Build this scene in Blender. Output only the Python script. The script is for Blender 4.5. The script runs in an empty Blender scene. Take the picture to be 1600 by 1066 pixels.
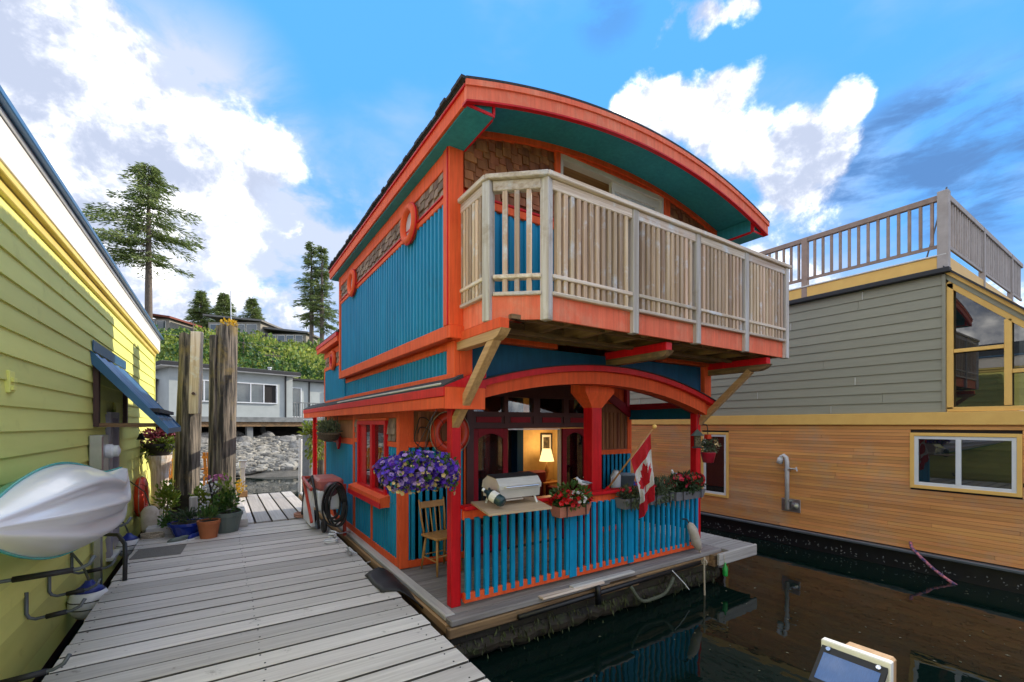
import bpy, bmesh, math, random
from mathutils import Vector, Matrix
R = math.radians
rnd = random.Random(7)
U = rnd.uniform
sc = bpy.context.scene
COL = sc.collection

# ------------------------------------------------------------------ camera
EYE = 1.85
cam_d = bpy.data.cameras.new('camera'); cam = bpy.data.objects.new('camera', cam_d); COL.objects.link(cam)
cam.location = (0, 0, EYE); cam.rotation_euler = (R(90), 0, R(-33.309))
cam_d.sensor_width = 36.0; cam_d.lens = 697.0/1600*36; cam_d.shift_y = 130/1600.0
cam_d.clip_start = 0.05; cam_d.clip_end = 3000
sc.camera = cam

# ------------------------------------------------------------------ world: sky with cumulus
SUN_EL, SUN_AZ = 24.0, 1.5          # azimuth counted from +X towards +Y
world = bpy.data.worlds.new('World'); sc.world = world; world.use_nodes = True
nt = world.node_tree; nt.nodes.clear()
def N(t, nt=nt, **kw):
    n = nt.nodes.new(t)
    for k, v in kw.items(): setattr(n, k, v)
    return n
def pixdir(x, y):
    s_, c_ = math.sin(R(33.309)), math.cos(R(33.309)); r = (x-800)/697; u = (663-y)/697
    return Vector((s_+r*c_, c_-r*s_, u)).normalized()
SKY_STR = 0.15; EXPO = 1.0
def build_world():
    L = nt.links.new
    out = N('ShaderNodeOutputWorld'); bg = N('ShaderNodeBackground'); bg.inputs[1].default_value = SKY_STR
    sky = N('ShaderNodeTexSky', sky_type='NISHITA'); sky.sun_disc = False
    sky.sun_elevation = R(SUN_EL); sky.sun_rotation = R(90-SUN_AZ); sky.altitude = 0; sky.air_density = 1.0; sky.dust_density = 0.0; sky.ozone_density = 3.0
    hsv = N('ShaderNodeHueSaturation'); hsv.inputs['Saturation'].default_value = 1.12; hsv.inputs['Value'].default_value = SKY_GAIN; hsv.inputs['Hue'].default_value = 0.505
    L(sky.outputs[0], hsv.inputs['Color'])
    cap = N('ShaderNodeVectorMath', operation='MINIMUM'); L(hsv.outputs[0], cap.inputs[0]); cap.inputs[1].default_value = SKY_CAP
    tc = N('ShaderNodeTexCoord'); g = tc.outputs['Generated']
    def noise(scale, detail, rough=.55, off=(0, 0, 0), sz=1.0, dist=0.0):
        mp = N('ShaderNodeMapping'); mp.inputs['Location'].default_value = off; mp.inputs['Scale'].default_value = (1, 1, sz)
        n = N('ShaderNodeTexNoise'); n.inputs['Scale'].default_value = scale; n.inputs['Detail'].default_value = detail; n.inputs['Roughness'].default_value = rough
        n.inputs['Distortion'].default_value = dist
        L(g, mp.inputs[0]); L(mp.outputs[0], n.inputs['Vector']); return n.outputs['Fac']
    def math_(op, a, b=None, clamp=False):
        m = N('ShaderNodeMath', operation=op); m.use_clamp = clamp
        for i, v in enumerate((a, b)):
            if v is None: continue
            if isinstance(v, (int, float)): m.inputs[i].default_value = v
            else: L(v, m.inputs[i])
        return m.outputs[0]
    def mr(v, a, b, c=0.0, d=1.0, t='SMOOTHSTEP'):
        m = N('ShaderNodeMapRange', interpolation_type=t)
        for i, q in enumerate((a, b, c, d)): m.inputs[i+1].default_value = q
        L(v, m.inputs[0]); return m.outputs[0]
    def blob(x, y, rad, amp):
        d = pixdir(x, y); vm = N('ShaderNodeVectorMath', operation='DOT_PRODUCT'); L(g, vm.inputs[0]); vm.inputs[1].default_value = d
        return mr(vm.outputs['Value'], math.cos(R(rad)), 1.0, 0.0, amp)
    # base cover: cumulus over the whole sky, thickened out of view to lift shade
    OFF = (3.1, 1.7, .4); LD = (-.022, .012, -.045)
    def amp(v, k): return math_('MULTIPLY', math_('SUBTRACT', v, .5), k)
    def field(o): return math_('ADD', math_('ADD', amp(noise(3.4, 8, .6, o, 1.5, .2), 2.2), amp(noise(9.5, 8, .62, (o[0]*2, o[1]*2, o[2]*2), 1.2, .3), 2.0)), amp(noise(30, 6, .65, (o[0]*5, o[1]*5, o[2]*5), 1.0, .2), .7))
    fa = field(OFF); fb = field(tuple(OFF[i]+LD[i] for i in range(3)))
    cover = math_('ADD', fa, CL_BASE)
    for a in CLOUDS: cover = math_('ADD', cover, blob(*a))
    mask = mr(cover, -.14, .62)
    soft = noise(2.2, 6, .5, (8, 2, 5), 2.4)
    sep = N('ShaderNodeSeparateXYZ'); L(g, sep.inputs[0])
    low = mr(sep.outputs['Z'], 0.02, 0.42, 0.30, 0.0, 'LINEAR')
    veil = mr(math_('ADD', soft, low), .52, .86, 0.0, .75)
    vn = mr(noise(4.5, 7, .6, (1, 7, 3), 1.8, .4), .34, .66, .15, 1.25)
    for a in VEILS: veil = math_('ADD', veil, math_('MULTIPLY', blob(*a), vn), True)
    mx1 = N('ShaderNodeMix', data_type='RGBA'); L(veil, mx1.inputs['Factor']); L(cap.outputs[0], mx1.inputs[6]); mx1.inputs[7].default_value = VEIL_COL
    sh = mr(math_('ADD', math_('SUBTRACT', fa, fb), amp(noise(6, 5, .6, (5, 2, 9), 1.2), .9)), -.42, .80, 0, 1, 'LINEAR')
    cc = N('ShaderNodeMix', data_type='RGBA'); L(math_('POWER', sh, 2.1), cc.inputs['Factor']); cc.inputs[6].default_value = CLOUD_DARK; cc.inputs[7].default_value = CLOUD_LIT
    mx2 = N('ShaderNodeMix', data_type='RGBA'); L(mask, mx2.inputs['Factor']); L(cc.outputs[2], mx2.inputs[7])
    bk = None; bn_ = mr(noise(6, 7, .6, (4, 1, 8), 3.2, .3), .40, .60, 0, 1)
    for a in BANKS: v = blob(*a); bk = v if bk is None else math_('ADD', bk, v, True)
    mx3 = N('ShaderNodeMix', data_type='RGBA'); L(math_('MULTIPLY', bk, bn_, True), mx3.inputs['Factor']); L(mx1.outputs[2], mx3.inputs[6]); mx3.inputs[7].default_value = (.13*q, .31*q, .68*q, 1)
    L(mx3.outputs[2], mx2.inputs[6])
    L(mx2.outputs[2], bg.inputs[0]); L(bg.outputs[0], out.inputs[0])
q = 1/SKY_STR/2**EXPO
SKY_GAIN = 2.0; SKY_CAP = (.135*q, .52*q, 1.2*q)
CLOUD_LIT = (4.6*q, 4.4*q, 4.1*q, 1); CLOUD_DARK = (.62*q, .70*q, .90*q, 1); VEIL_COL = (.70*q, .80*q, 1.02*q, 1)
CL_BASE = .46  # unseen cloud added to brighten the shade; negative blobs keep the view clear
CLOUDS = [(20, 60, 17, .75), (120, 110, 7, .45), (60, 230, 14, .5), (310, 250, 6, .55), (400, 225, 6, .65), (460, 300, 6, .45), (330, 320, 7, .35),
          (1005, 150, 4.5, .75), (1090, 175, 5.0, .85), (1155, 115, 3.0, .75), (1130, 240, 4, .6), (1190, 225, 5, 1.0), (1300, 200, 5.2, 1.35), (1342, 140, 3.0, 1.1), (1265, 250, 5, 1.1), (1215, 300, 3.5, .8),
          (940, 35, 2.5, .5), (1035, 60, 2.0, .8), (1100, 40, 2.2, .9), (1160, 22, 2.0, .8), (1000, 85, 4.5, -1.0), (1080, 92, 4, -1.1), (1150, 72, 3, -1.0), (1385, 225, 1.8, .6), (1465, 215, 1.6, .6), (1560, 300, 4, .4),
          (620, 130, 27, -1.05), (830, 40, 15, -.85), (1480, 80, 23, -1.2), (1400, 40, 12, -.5), (1560, 190, 14, -.6), (255, 60, 7, -.55), (720, 300, 16, -.5), (860, 110, 9, -.6), (1080, 300, 10, -.45), (520, 430, 12, -.45)]
BANKS = [(1400, 250, 6, .9), (1490, 240, 8, 1.0), (1570, 250, 8, 1.0), (1330, 300, 6, .7), (950, 12, 4, .5), (640, 1200, 5, .0)]
VEILS = [(60, 300, 20, .75), (260, 380, 20, .75), (480, 420, 17, .6), (320, 180, 11, .6), (560, 330, 9, .25), (1500, 330, 14, .30), (1180, 290, 11, .4)]
build_world()

sun_d = bpy.data.lights.new('sun', 'SUN'); sun_d.energy = 2.5; sun_d.angle = R(0.6); sun_d.color = (1.0, .90, .74)
sun = bpy.data.objects.new('sun', sun_d); COL.objects.link(sun)
sdir = Vector((math.cos(R(SUN_EL))*math.cos(R(SUN_AZ)), math.cos(R(SUN_EL))*math.sin(R(SUN_AZ)), math.sin(R(SUN_EL))))
sun.rotation_euler = sdir.to_track_quat('Z', 'Y').to_euler(); sun.location = (20, 0, 30)
sc.view_settings.view_transform = 'Standard'; sc.view_settings.look = 'None'; sc.view_settings.exposure = EXPO; sc.view_settings.gamma = 1
sc.render.engine = 'CYCLES'; sc.cycles.use_denoising = True; sc.cycles.max_bounces = 8; sc.cycles.diffuse_bounces = 4; sc.cycles.glossy_bounces = 4
sc.cycles.transparent_max_bounces = 16; sc.cycles.caustics_reflective = False; sc.cycles.caustics_refractive = False; sc.cycles.sample_clamp_indirect = 6

# ------------------------------------------------------------------ mesh helpers
BASE = {}
class MB:
    def __init__(s): s.v = []; s.f = []; s.mi = []; s.m = 0
    def add(s, vs, fs):
        o = len(s.v); s.v.extend([tuple(p) for p in vs]); s.f.extend([tuple(i+o for i in f) for f in fs]); s.mi.extend([s.m]*len(fs)); return s
    def box(s, x0, x1, y0, y1, z0, z1, c=0.0):
        if c <= 0:
            vs = [(x, y, z) for z in (z0, z1) for y in (y0, y1) for x in (x0, x1)]
            return s.add(vs, [(0, 2, 3, 1), (4, 5, 7, 6), (0, 1, 5, 4), (2, 6, 7, 3), (0, 4, 6, 2), (1, 3, 7, 5)])
        return s.obox(Matrix.Translation(((x0+x1)/2, (y0+y1)/2, (z0+z1)/2)), abs(x1-x0)/2, abs(y1-y0)/2, abs(z1-z0)/2, c)
    def obox(s, M, hx, hy, hz, c=0.0):
        if c <= 0:
            vs = [M @ Vector((x, y, z)) for z in (-hz, hz) for y in (-hy, hy) for x in (-hx, hx)]
            return s.add(vs, [(0, 2, 3, 1), (4, 5, 7, 6), (0, 1, 5, 4), (2, 6, 7, 3), (0, 4, 6, 2), (1, 3, 7, 5)])
        c = min(c, hx*.45, hy*.45, hz*.45); idx = {}; vs = []
        for sx in (-1, 1):
            for sy in (-1, 1):
                for sz in (-1, 1):
                    for a in range(3):
                        p = [sx*(hx-c), sy*(hy-c), sz*(hz-c)]; p[a] = (sx*hx, sy*hy, sz*hz)[a]
                        idx[sx, sy, sz, a] = len(vs); vs.append(M @ Vector(p))
        fs = []; I = lambda sg, a: idx[sg[0], sg[1], sg[2], a]
        for a in range(3):
            b, d = (a+1) % 3, (a+2) % 3
            for q in (-1, 1):
                ring = []
                for (i, j) in ((-1, -1), (1, -1), (1, 1), (-1, 1)):
                    sg = [0, 0, 0]; sg[a] = q; sg[b] = i; sg[d] = j; ring.append(I(sg, a))
                fs.append(tuple(ring if q > 0 else ring[::-1]))
            for i in (-1, 1):
                for j in (-1, 1):
                    s0 = [0, 0, 0]; s1 = [0, 0, 0]; s0[b] = s1[b] = i; s0[d] = s1[d] = j; s0[a] = -1; s1[a] = 1
                    fs.append((I(s0, b), I(s1, b), I(s1, d), I(s0, d)))
        for sx in (-1, 1):
            for sy in (-1, 1):
                for sz in (-1, 1): fs.append(tuple(idx[sx, sy, sz, a] for a in range(3)))
        return s.add(vs, fs)
    def beam(s, p, q, w, h, up=(0, 0, 1), c=0.0):
        p, q = Vector(p), Vector(q); d = (q-p); l = d.length; d.normalize(); up = Vector(up)
        sd = d.cross(up)
        if sd.length < 1e-4: sd = d.cross(Vector((0, 1, 0)))
        sd.normalize(); u2 = sd.cross(d)
        M = Matrix((d, sd, u2)).transposed().to_4x4(); M.translation = (p+q)/2
        return s.obox(M, l/2, w/2, h/2, c)
    def tube(s, pts, r, n=8, cap=True):
        pts = [Vector(p) for p in pts]; m = len(pts); rs = r if isinstance(r, (list, tuple)) else [r]*m
        vs = []; pn = None
        for i, p in enumerate(pts):
            t = (pts[min(i+1, m-1)]-pts[max(i-1, 0)]).normalized()
            if pn is None:
                a = Vector((0, 0, 1)) if abs(t.z) < .9 else Vector((1, 0, 0)); pn = t.cross(a).normalized()
            else:
                pn = (pn-t*pn.dot(t)); pn = pn.normalized() if pn.length > 1e-6 else t.orthogonal().normalized()
            b = t.cross(pn)
            for k in range(n):
                an = 2*math.pi*k/n; vs.append(p+(pn*math.cos(an)+b*math.sin(an))*rs[i])
        fs = [(i*n+k, i*n+(k+1) % n, (i+1)*n+(k+1) % n, (i+1)*n+k) for i in range(m-1) for k in range(n)]
        if cap: fs += [tuple(range(n))[::-1], tuple(range((m-1)*n, m*n))]
        return s.add(vs, fs)
    def lathe(s, prof, c=(0, 0, 0), n=16, M=None, sx=1, sy=1):
        vs = []; M = M or Matrix.Translation(Vector(c))
        for (r, z) in prof:
            for k in range(n):
                a = 2*math.pi*k/n; vs.append(M @ Vector((r*math.cos(a)*sx, r*math.sin(a)*sy, z)))
        m = len(prof); fs = [(i*n+k, i*n+(k+1) % n, (i+1)*n+(k+1) % n, (i+1)*n+k) for i in range(m-1) for k in range(n)]
        fs += [tuple(range(n))[::-1], tuple(range((m-1)*n, m*n))]
        return s.add(vs, fs)
    def torus(s, c, ax, R0, r, n=24, k=8, M=None):
        M = M or (Vector(ax).to_track_quat('Z', 'Y').to_matrix().to_4x4()); M = Matrix.Translation(Vector(c)) @ M; vs = []
        for i in range(n):
            a = 2*math.pi*i/n
            for j in range(k):
                b = 2*math.pi*j/k; vs.append(M @ Vector(((R0+r*math.cos(b))*math.cos(a), (R0+r*math.cos(b))*math.sin(a), r*math.sin(b))))
        return s.add(vs, [(i*k+j, ((i+1) % n)*k+j, ((i+1) % n)*k+(j+1) % k, i*k+(j+1) % k) for i in range(n) for j in range(k)])
    def prism(s, poly, ax, a, b):
        f = {'x': lambda p, t: (t, p[0], p[1]), 'y': lambda p, t: (p[0], t, p[1]), 'z': lambda p, t: (p[0], p[1], t)}[ax]; n = len(poly)
        vs = [f(p, a) for p in poly]+[f(p, b) for p in poly]
        return s.add(vs, [tuple(range(n))[::-1], tuple(range(n, 2*n))]+[(i, (i+1) % n, n+(i+1) % n, n+i) for i in range(n)])
    def band(s, lo, hi, y0, y1):        # a curved board: lo/hi lists of (x,z) with equal length, extruded in y
        n = len(lo); vs = []
        for i in range(n):
            (xa, za), (xb, zb) = lo[i], hi[i]; vs += [(xa, y0, za), (xb, y0, zb), (xb, y1, zb), (xa, y1, za)]
        fs = [(0, 1, 2, 3), tuple((n-1)*4+k for k in (3, 2, 1, 0))]
        for i in range(n-1):
            for k in range(4): fs.append((i*4+k, (i+1)*4+k, (i+1)*4+(k+1) % 4, i*4+(k+1) % 4))
        return s.add(vs, fs)
    def corr(s, o, u, nrm, length, z0, z1, pitch=.1, dep=.022):   # ribbed sheet: o start, u run direction, nrm outward; z0/z1 numbers or functions of run
        u = Vector(u); nrm = Vector(nrm); o = Vector(o); prof = []; k = 0; t = 0.0
        while t < length-1e-6:
            for (du, h) in ((0, 0), (.42, 0), (.52, 1), (.88, 1), (.98, 0)):
                if t+du*pitch < length: prof.append((t+du*pitch, h*dep))
            t += pitch
        prof.append((length, 0)); fz = lambda q, t: q(t) if callable(q) else q
        vs = []
        for (t, h) in prof:
            p = o+u*t+nrm*h; vs += [(p.x, p.y, fz(z0, t)), (p.x, p.y, fz(z1, t))]
        return s.add(vs, [(2*i, 2*i+2, 2*i+3, 2*i+1) for i in range(len(prof)-1)])
    def mesh(s, name, off=Vector((0, 0, 0)), mats=(), smooth=False, recalc=True):
        me = bpy.data.meshes.new(name)
        me.from_pydata([(p[0]-off.x, p[1]-off.y, p[2]-off.z) for p in s.v], [], s.f)
        for m in mats: me.materials.append(m)
        if len(mats) > 1: me.polygons.foreach_set('material_index', s.mi)
        if recalc:
            bm = bmesh.new(); bm.from_mesh(me); bmesh.ops.recalc_face_normals(bm, faces=bm.faces); bm.to_mesh(me); bm.free()
        if smooth: me.polygons.foreach_set('use_smooth', [True]*len(me.polygons))
        me.update(); return me
    def build(s, name, mat, parent=None, smooth=False, recalc=True, kind=None, label=None):
        off = BASE.get(parent, Vector((0, 0, 0))); mats = mat if isinstance(mat, (list, tuple)) else (mat,)
        o = bpy.data.objects.new(name, s.mesh(name, off, mats, smooth, recalc)); COL.objects.link(o)
        if parent: o.parent = parent; BASE[o] = off
        if kind: o['kind'] = kind
        if label: o['label'] = label
        if smooth == 'auto': pass
        return o
def thing(name, label, cat, loc=(0, 0, 0), group=None):
    o = bpy.data.objects.new(name, None); COL.objects.link(o); o.location = loc; o.empty_display_size = .1; BASE[o] = Vector(loc)
    o['label'] = label; o['category'] = cat
    if group: o['group'] = group
    return o
def tag(o, label, cat, group=None):
    o['label'] = label; o['category'] = cat
    if group: o['group'] = group
    return o
def piece(name, me, parent, loc, rot=(0, 0, 0), scale=(1, 1, 1)):   # shared-mesh piece at a world position
    o = bpy.data.objects.new(name, me); COL.objects.link(o); o.parent = parent; b = BASE.get(parent, Vector((0, 0, 0)))
    o.location = Vector(loc)-b; o.rotation_euler = rot; o.scale = scale; BASE[o] = b; return o
def sub(root): return BASE[root]

# ------------------------------------------------------------------ materials
def mat_(name):
    m = bpy.data.materials.new(name); m.use_nodes = True; t = m.node_tree; t.nodes.clear(); return m, t
def P(name, col, col2=None, rough=.6, scale=6, stretch=(1, 1, 1), bump=.15, bdist=.01, rand=.12, lo=.35, hi=.65, detail=6, metal=0, spec=.5, island=0.0, grime=None, gscale=1.2, glo=.55, ghi=.75, trans=0.0, hue=0.0, coat=0.0, streak=0.0):
    m, t = mat_(name); L = t.links.new
    n = lambda ty, **k: N(ty, t, **k)
    out = n('ShaderNodeOutputMaterial'); b = n('ShaderNodeBsdfPrincipled'); b.inputs['Roughness'].default_value = rough; b.inputs['Metallic'].default_value = metal
    b.inputs['Specular IOR Level'].default_value = spec; b.inputs['Coat Weight'].default_value = coat
    tc = n('ShaderNodeTexCoord'); oi = n('ShaderNodeObjectInfo'); ad = n('ShaderNodeVectorMath', operation='ADD'); sca = n('ShaderNodeVectorMath', operation='SCALE')
    cx = n('ShaderNodeCombineXYZ'); 
    for i in range(3): L(oi.outputs['Random'], cx.inputs[i])
    L(cx.outputs[0], sca.inputs[0]); sca.inputs['Scale'].default_value = 31.0
    L(tc.outputs['Object'], ad.inputs[0]); L(sca.outputs[0], ad.inputs[1])
    mp = n('ShaderNodeMapping'); mp.inputs['Scale'].default_value = stretch; L(ad.outputs[0], mp.inputs[0])
    nz = n('ShaderNodeTexNoise'); nz.inputs['Scale'].default_value = scale; nz.inputs['Detail'].default_value = detail; nz.inputs['Roughness'].default_value = .62; L(mp.outputs[0], nz.inputs['Vector'])
    c2 = col2 or tuple(x*.8 for x in col)
    mr = n('ShaderNodeMapRange'); mr.inputs[1].default_value = lo; mr.inputs[2].default_value = hi; L(nz.outputs['Fac'], mr.inputs[0])
    mx = n('ShaderNodeMix', data_type='RGBA'); L(mr.outputs[0], mx.inputs['Factor']); mx.inputs[6].default_value = (*c2, 1); mx.inputs[7].default_value = (*col, 1)
    c = mx.outputs[2]
    if grime:
        gz = n('ShaderNodeTexNoise'); gz.inputs['Scale'].default_value = gscale; gz.inputs['Detail'].default_value = 5; gz.inputs['Roughness'].default_value = .7; L(ad.outputs[0], gz.inputs['Vector'])
        gm = n('ShaderNodeMapRange'); gm.inputs[1].default_value = glo; gm.inputs[2].default_value = ghi; L(gz.outputs['Fac'], gm.inputs[0])
        gx = n('ShaderNodeMix', data_type='RGBA'); L(gm.outputs[0], gx.inputs['Factor']); L(c, gx.inputs[6]); gx.inputs[7].default_value = (*grime, 1); c = gx.outputs[2]
    if streak:
        sm = n('ShaderNodeMapping'); sm.inputs['Scale'].default_value = (14, 14, .9); L(ad.outputs[0], sm.inputs[0])
        sz = n('ShaderNodeTexNoise'); sz.inputs['Scale'].default_value = 1.6; sz.inputs['Detail'].default_value = 8; sz.inputs['Roughness'].default_value = .7; L(sm.outputs[0], sz.inputs['Vector'])
        sr2 = n('ShaderNodeMapRange'); sr2.inputs[1].default_value = .38; sr2.inputs[2].default_value = .62; sr2.inputs[3].default_value = 1-streak; sr2.inputs[4].default_value = 1+streak*.25; L(sz.outputs['Fac'], sr2.inputs[0])
        sx_ = n('ShaderNodeVectorMath', operation='SCALE'); L(c, sx_.inputs[0]); L(sr2.outputs[0], sx_.inputs['Scale']); c = sx_.outputs[0]
    rsrc = oi.outputs['Random']; amt = rand
    if island:
        ge = n('ShaderNodeNewGeometry'); rsrc = ge.outputs['Random Per Island']; amt = island
    if amt:
        hs = n('ShaderNodeHueSaturation'); vr = n('ShaderNodeMapRange'); vr.inputs[3].default_value = 1-amt; vr.inputs[4].default_value = 1+amt*.7; L(rsrc, vr.inputs[0]); L(vr.outputs[0], hs.inputs['Value'])
        if hue:
            hr = n('ShaderNodeMapRange'); hr.inputs[3].default_value = .5-hue; hr.inputs[4].default_value = .5+hue; m7 = n('ShaderNodeMath', operation='MULTIPLY'); m7.inputs[1].default_value = 7.31; fr = n('ShaderNodeMath', operation='FRACT')
            L(rsrc, m7.inputs[0]); L(m7.outputs[0], fr.inputs[0]); L(fr.outputs[0], hr.inputs[0]); L(hr.outputs[0], hs.inputs['Hue'])
        L(c, hs.inputs['Color']); c = hs.outputs[0]
    L(c, b.inputs['Base Color'])
    if bump:
        bp = n('ShaderNodeBump'); bp.inputs['Strength'].default_value = bump; bp.inputs['Distance'].default_value = bdist; L(nz.outputs['Fac'], bp.inputs['Height']); L(bp.outputs[0], b.inputs['Normal'])
    if trans:
        tr = n('ShaderNodeBsdfTranslucent'); L(c, tr.inputs['Color']); ms = n('ShaderNodeMixShader'); ms.inputs[0].default_value = trans
        L(b.outputs[0], ms.inputs[1]); L(tr.outputs[0], ms.inputs[2]); L(ms.outputs[0], out.inputs[0])
    else: L(b.outputs[0], out.inputs[0])
    return m
def GLASS(name, tint, tr, rough=.01):    # a thin pane: part see-through, mirror-like at glancing angles
    m, t = mat_(name); L = t.links.new; n = lambda ty, **k: N(ty, t, **k)
    out = n('ShaderNodeOutputMaterial'); tp = n('ShaderNodeBsdfTransparent'); tp.inputs[0].default_value = (*tint, 1)
    df = n('ShaderNodeBsdfPrincipled'); df.inputs['Base Color'].default_value = (.012, .016, .018, 1); df.inputs['Roughness'].default_value = rough; df.inputs['Specular IOR Level'].default_value = .9
    gl = n('ShaderNodeBsdfGlossy'); gl.inputs['Roughness'].default_value = rough
    a = n('ShaderNodeMixShader'); a.inputs[0].default_value = tr; L(df.outputs[0], a.inputs[1]); L(tp.outputs[0], a.inputs[2])
    fr = n('ShaderNodeFresnel'); fr.inputs[0].default_value = 1.7; b = n('ShaderNodeMixShader'); L(fr.outputs[0], b.inputs[0]); L(a.outputs[0], b.inputs[1]); L(gl.outputs[0], b.inputs[2]); L(b.outputs[0], out.inputs[0])
    return m
def EMIT(name, col, s):
    m, t = mat_(name); out = N('ShaderNodeOutputMaterial', t); e = N('ShaderNodeEmission', t); e.inputs[0].default_value = (*col, 1); e.inputs[1].default_value = s; t.links.new(e.outputs[0], out.inputs[0]); return m
K = {}
K['orange'] = P('orange_paint', (.90, .135, .04), (.82, .105, .03), .62, 3, bump=.08, rand=.08, grime=(.60, .12, .045), glo=.62, ghi=.85, spec=.22, streak=0.16)
K['red'] = P('red_paint', (.70, .012, .022), (.58, .01, .016), .42, 4, bump=.06, rand=.06, spec=.22, streak=0.16)
K['crimson'] = P('crimson_paint', (.36, .012, .03), (.28, .01, .022), .45, 4, bump=.05, spec=.22, streak=0.16)
K['maroon'] = P('maroon_brown_paint', (.085, .022, .022), (.06, .015, .016), .5, 4, bump=.05)
K['teal'] = P('teal_blue_siding', (.012, .285, .51), (.009, .23, .44), .55, 2.0, (1, 1, .4), bump=.05, rand=.05, grime=(.025, .17, .29), gscale=2.2, glo=.58, ghi=.9, spec=.22, streak=0.16)
K['teal2'] = P('teal_soffit_paint', (.04, .33, .41), (.033, .285, .365), .6, 3, bump=.08, rand=.04, spec=.22, streak=0.16)
K['blue'] = P('bright_blue_paint', (.006, .33, .62), (.005, .27, .54), .42, 5, bump=.06, rand=.12, spec=.22, streak=0.16)
K['dkblue'] = P('deep_blue_paint', (.008, .11, .24), (.006, .09, .2), .5, 5, bump=.05, spec=.22, streak=0.16)
for ax, st in (('x', (.12, 3.4, 3.4)), ('y', (3.4, .12, 3.4)), ('z', (3.4, 3.4, .12))):
    K['dock_'+ax] = P('grey_dock_wood_'+ax, (.67, .64, .61), (.46, .43, .41), .8, 9, st, bump=.5, bdist=.006, rand=.26, lo=.3, hi=.72, detail=10, grime=(.16, .14, .13), gscale=5.0, glo=.64, ghi=.78, hue=.012)
    K['weath_'+ax] = P('weathered_cedar_'+ax, (.74, .64, .55), (.46, .34, .24), .8, 9, st, bump=.6, bdist=.008, rand=.22, lo=.34, hi=.62, detail=10, grime=(.66, .69, .74), gscale=3.5, glo=.54, ghi=.70, hue=.012)
    K['newood_'+ax] = P('raw_timber_'+ax, (.58, .36, .18), (.42, .24, .11), .75, 9, st, bump=.3, bdist=.004, rand=.12, detail=8)
    K['oldbeam_'+ax] = P('old_wet_beam_'+ax, (.34, .21, .10), (.13, .075, .04), .8, 7, st, bump=.6, bdist=.01, rand=.2, detail=9, grime=(.09, .08, .05), gscale=2.5, glo=.52, ghi=.72)
    K['pile_'+ax] = P('grey_piling_wood_'+ax, (.33, .28, .225), (.035, .032, .03), .9, 9, tuple(q*.7 if q > 1 else .14 for q in st), bump=1.0, bdist=.04, rand=.1, lo=.43, hi=.68, detail=12, grime=(.26, .19, .06), gscale=1.6, glo=.54, ghi=.74)
    K['chair_'+ax] = P('golden_oak_'+ax, (.52, .27, .09), (.40, .19, .055), .4, 9, st, bump=.1, rand=.1)
K['plankside'] = P('shaded_plank_edge', (.10, .09, .085), (.06, .055, .05), .9, 12, rand=.1)  # plank sides coloured dark to stand in for shade in the gaps
K['plat'] = P('grey_platform_wood', (.46, .44, .42), (.28, .26, .245), .8, 9, (.12, 3.4, 3.4), bump=.5, bdist=.006, rand=.2, detail=9)
K['balu'] = P('silvered_brown_baluster', (.68, .52, .385), (.40, .27, .175), .85, 9, (3.4, 3.4, .12), bump=.6, bdist=.008, rand=.34, lo=.32, hi=.64, detail=10, grime=(.64, .65, .68), gscale=3.0, glo=.55, ghi=.70, hue=.012)
K['bpost'] = P('silver_grey_post', (.64, .62, .61), (.42, .36, .31), .85, 9, (3.4, 3.4, .12), bump=.6, bdist=.008, rand=.15, detail=10, grime=(.34, .26, .19), gscale=2.4, glo=.54, ghi=.72)
K['taupe2'] = P('pale_taupe_railing', (.46, .41, .38), (.38, .33, .30), .7, 6)
K['taupe'] = P('taupe_railing', (.40, .29, .23), (.30, .21, .165), .7, 6)
K['faded'] = P('pale_orange_paint', (.92, .215, .115), (.86, .165, .085), .6, 3, bump=.08, rand=.08, grime=(.80, .33, .21), gscale=2.5, glo=.5, ghi=.8, spec=.22, streak=0.16)  # paler orange for the roof and balcony front fascias
K['pinkish'] = P('sky_reflection_pink', (.66, .27, .25), (.58, .2, .19), .35, 3, bump=.05)  # sky reflection on the gloss eave board put into the colour
K['porchw'] = P('dark_grey_porch_wood', (.30, .28, .27), (.18, .16, .155), .8, 9, (.10, 1.6, 1.6), bump=.4, bdist=.006, rand=.25, detail=9)
K['mossy'] = P('wet_mossy_log', (.04, .03, .018), (.010, .009, .007), .7, 5, (.2, 1.2, 1.2), bump=.9, bdist=.03, rand=.2, grime=(.035, .045, .012), gscale=7, glo=.52, ghi=.66)
K['shingle'] = P('cedar_shingle', (.38, .15, .065), (.22, .075, .032), .8, 9, (1.5, 1.5, .15), bump=.4, bdist=.004, rand=.38, hue=.01)
K['shingle_grey'] = P('weathered_shingle', (.36, .25, .19), (.16, .09, .06), .85, 9, (1.5, 1.5, .2), bump=.5, bdist=.004, rand=.4, hue=.012)
K['roofing'] = P('dark_asphalt_roofing', (.05, .052, .058), (.028, .029, .034), .9, 60, bump=.8, bdist=.01)
K['white'] = P('white_paint', (.78, .77, .74), (.68, .67, .63), .5, 4, bump=.05, rand=.05, spec=.22)
K['ceil'] = P('porch_ceiling_white', (.70, .70, .68), (.62, .62, .60), .7, 3, bump=.05)
K['yellow'] = P('lime_yellow_siding', (.80, .80, .24), (.72, .72, .20), .6, 3.2, (1.2, .14, 1.2), bump=.3, bdist=.004, rand=.14, detail=8, grime=(.56, .57, .16), gscale=2.6, glo=.6, ghi=.86, spec=.22)
K['amber'] = P('golden_yellow_trim', (.92, .58, .17), (.86, .52, .15), .5, 4, bump=.06, rand=.05, spec=.22)
K['ochre'] = P('ochre_trim', (.74, .60, .15), (.64, .50, .12), .5, 3, bump=.06)
K['sage'] = P('sage_grey_siding', (.335, .325, .245), (.31, .30, .225), .65, 30, (1, .1, 1), bump=.12, bdist=.003, rand=.05, spec=.22)
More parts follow.
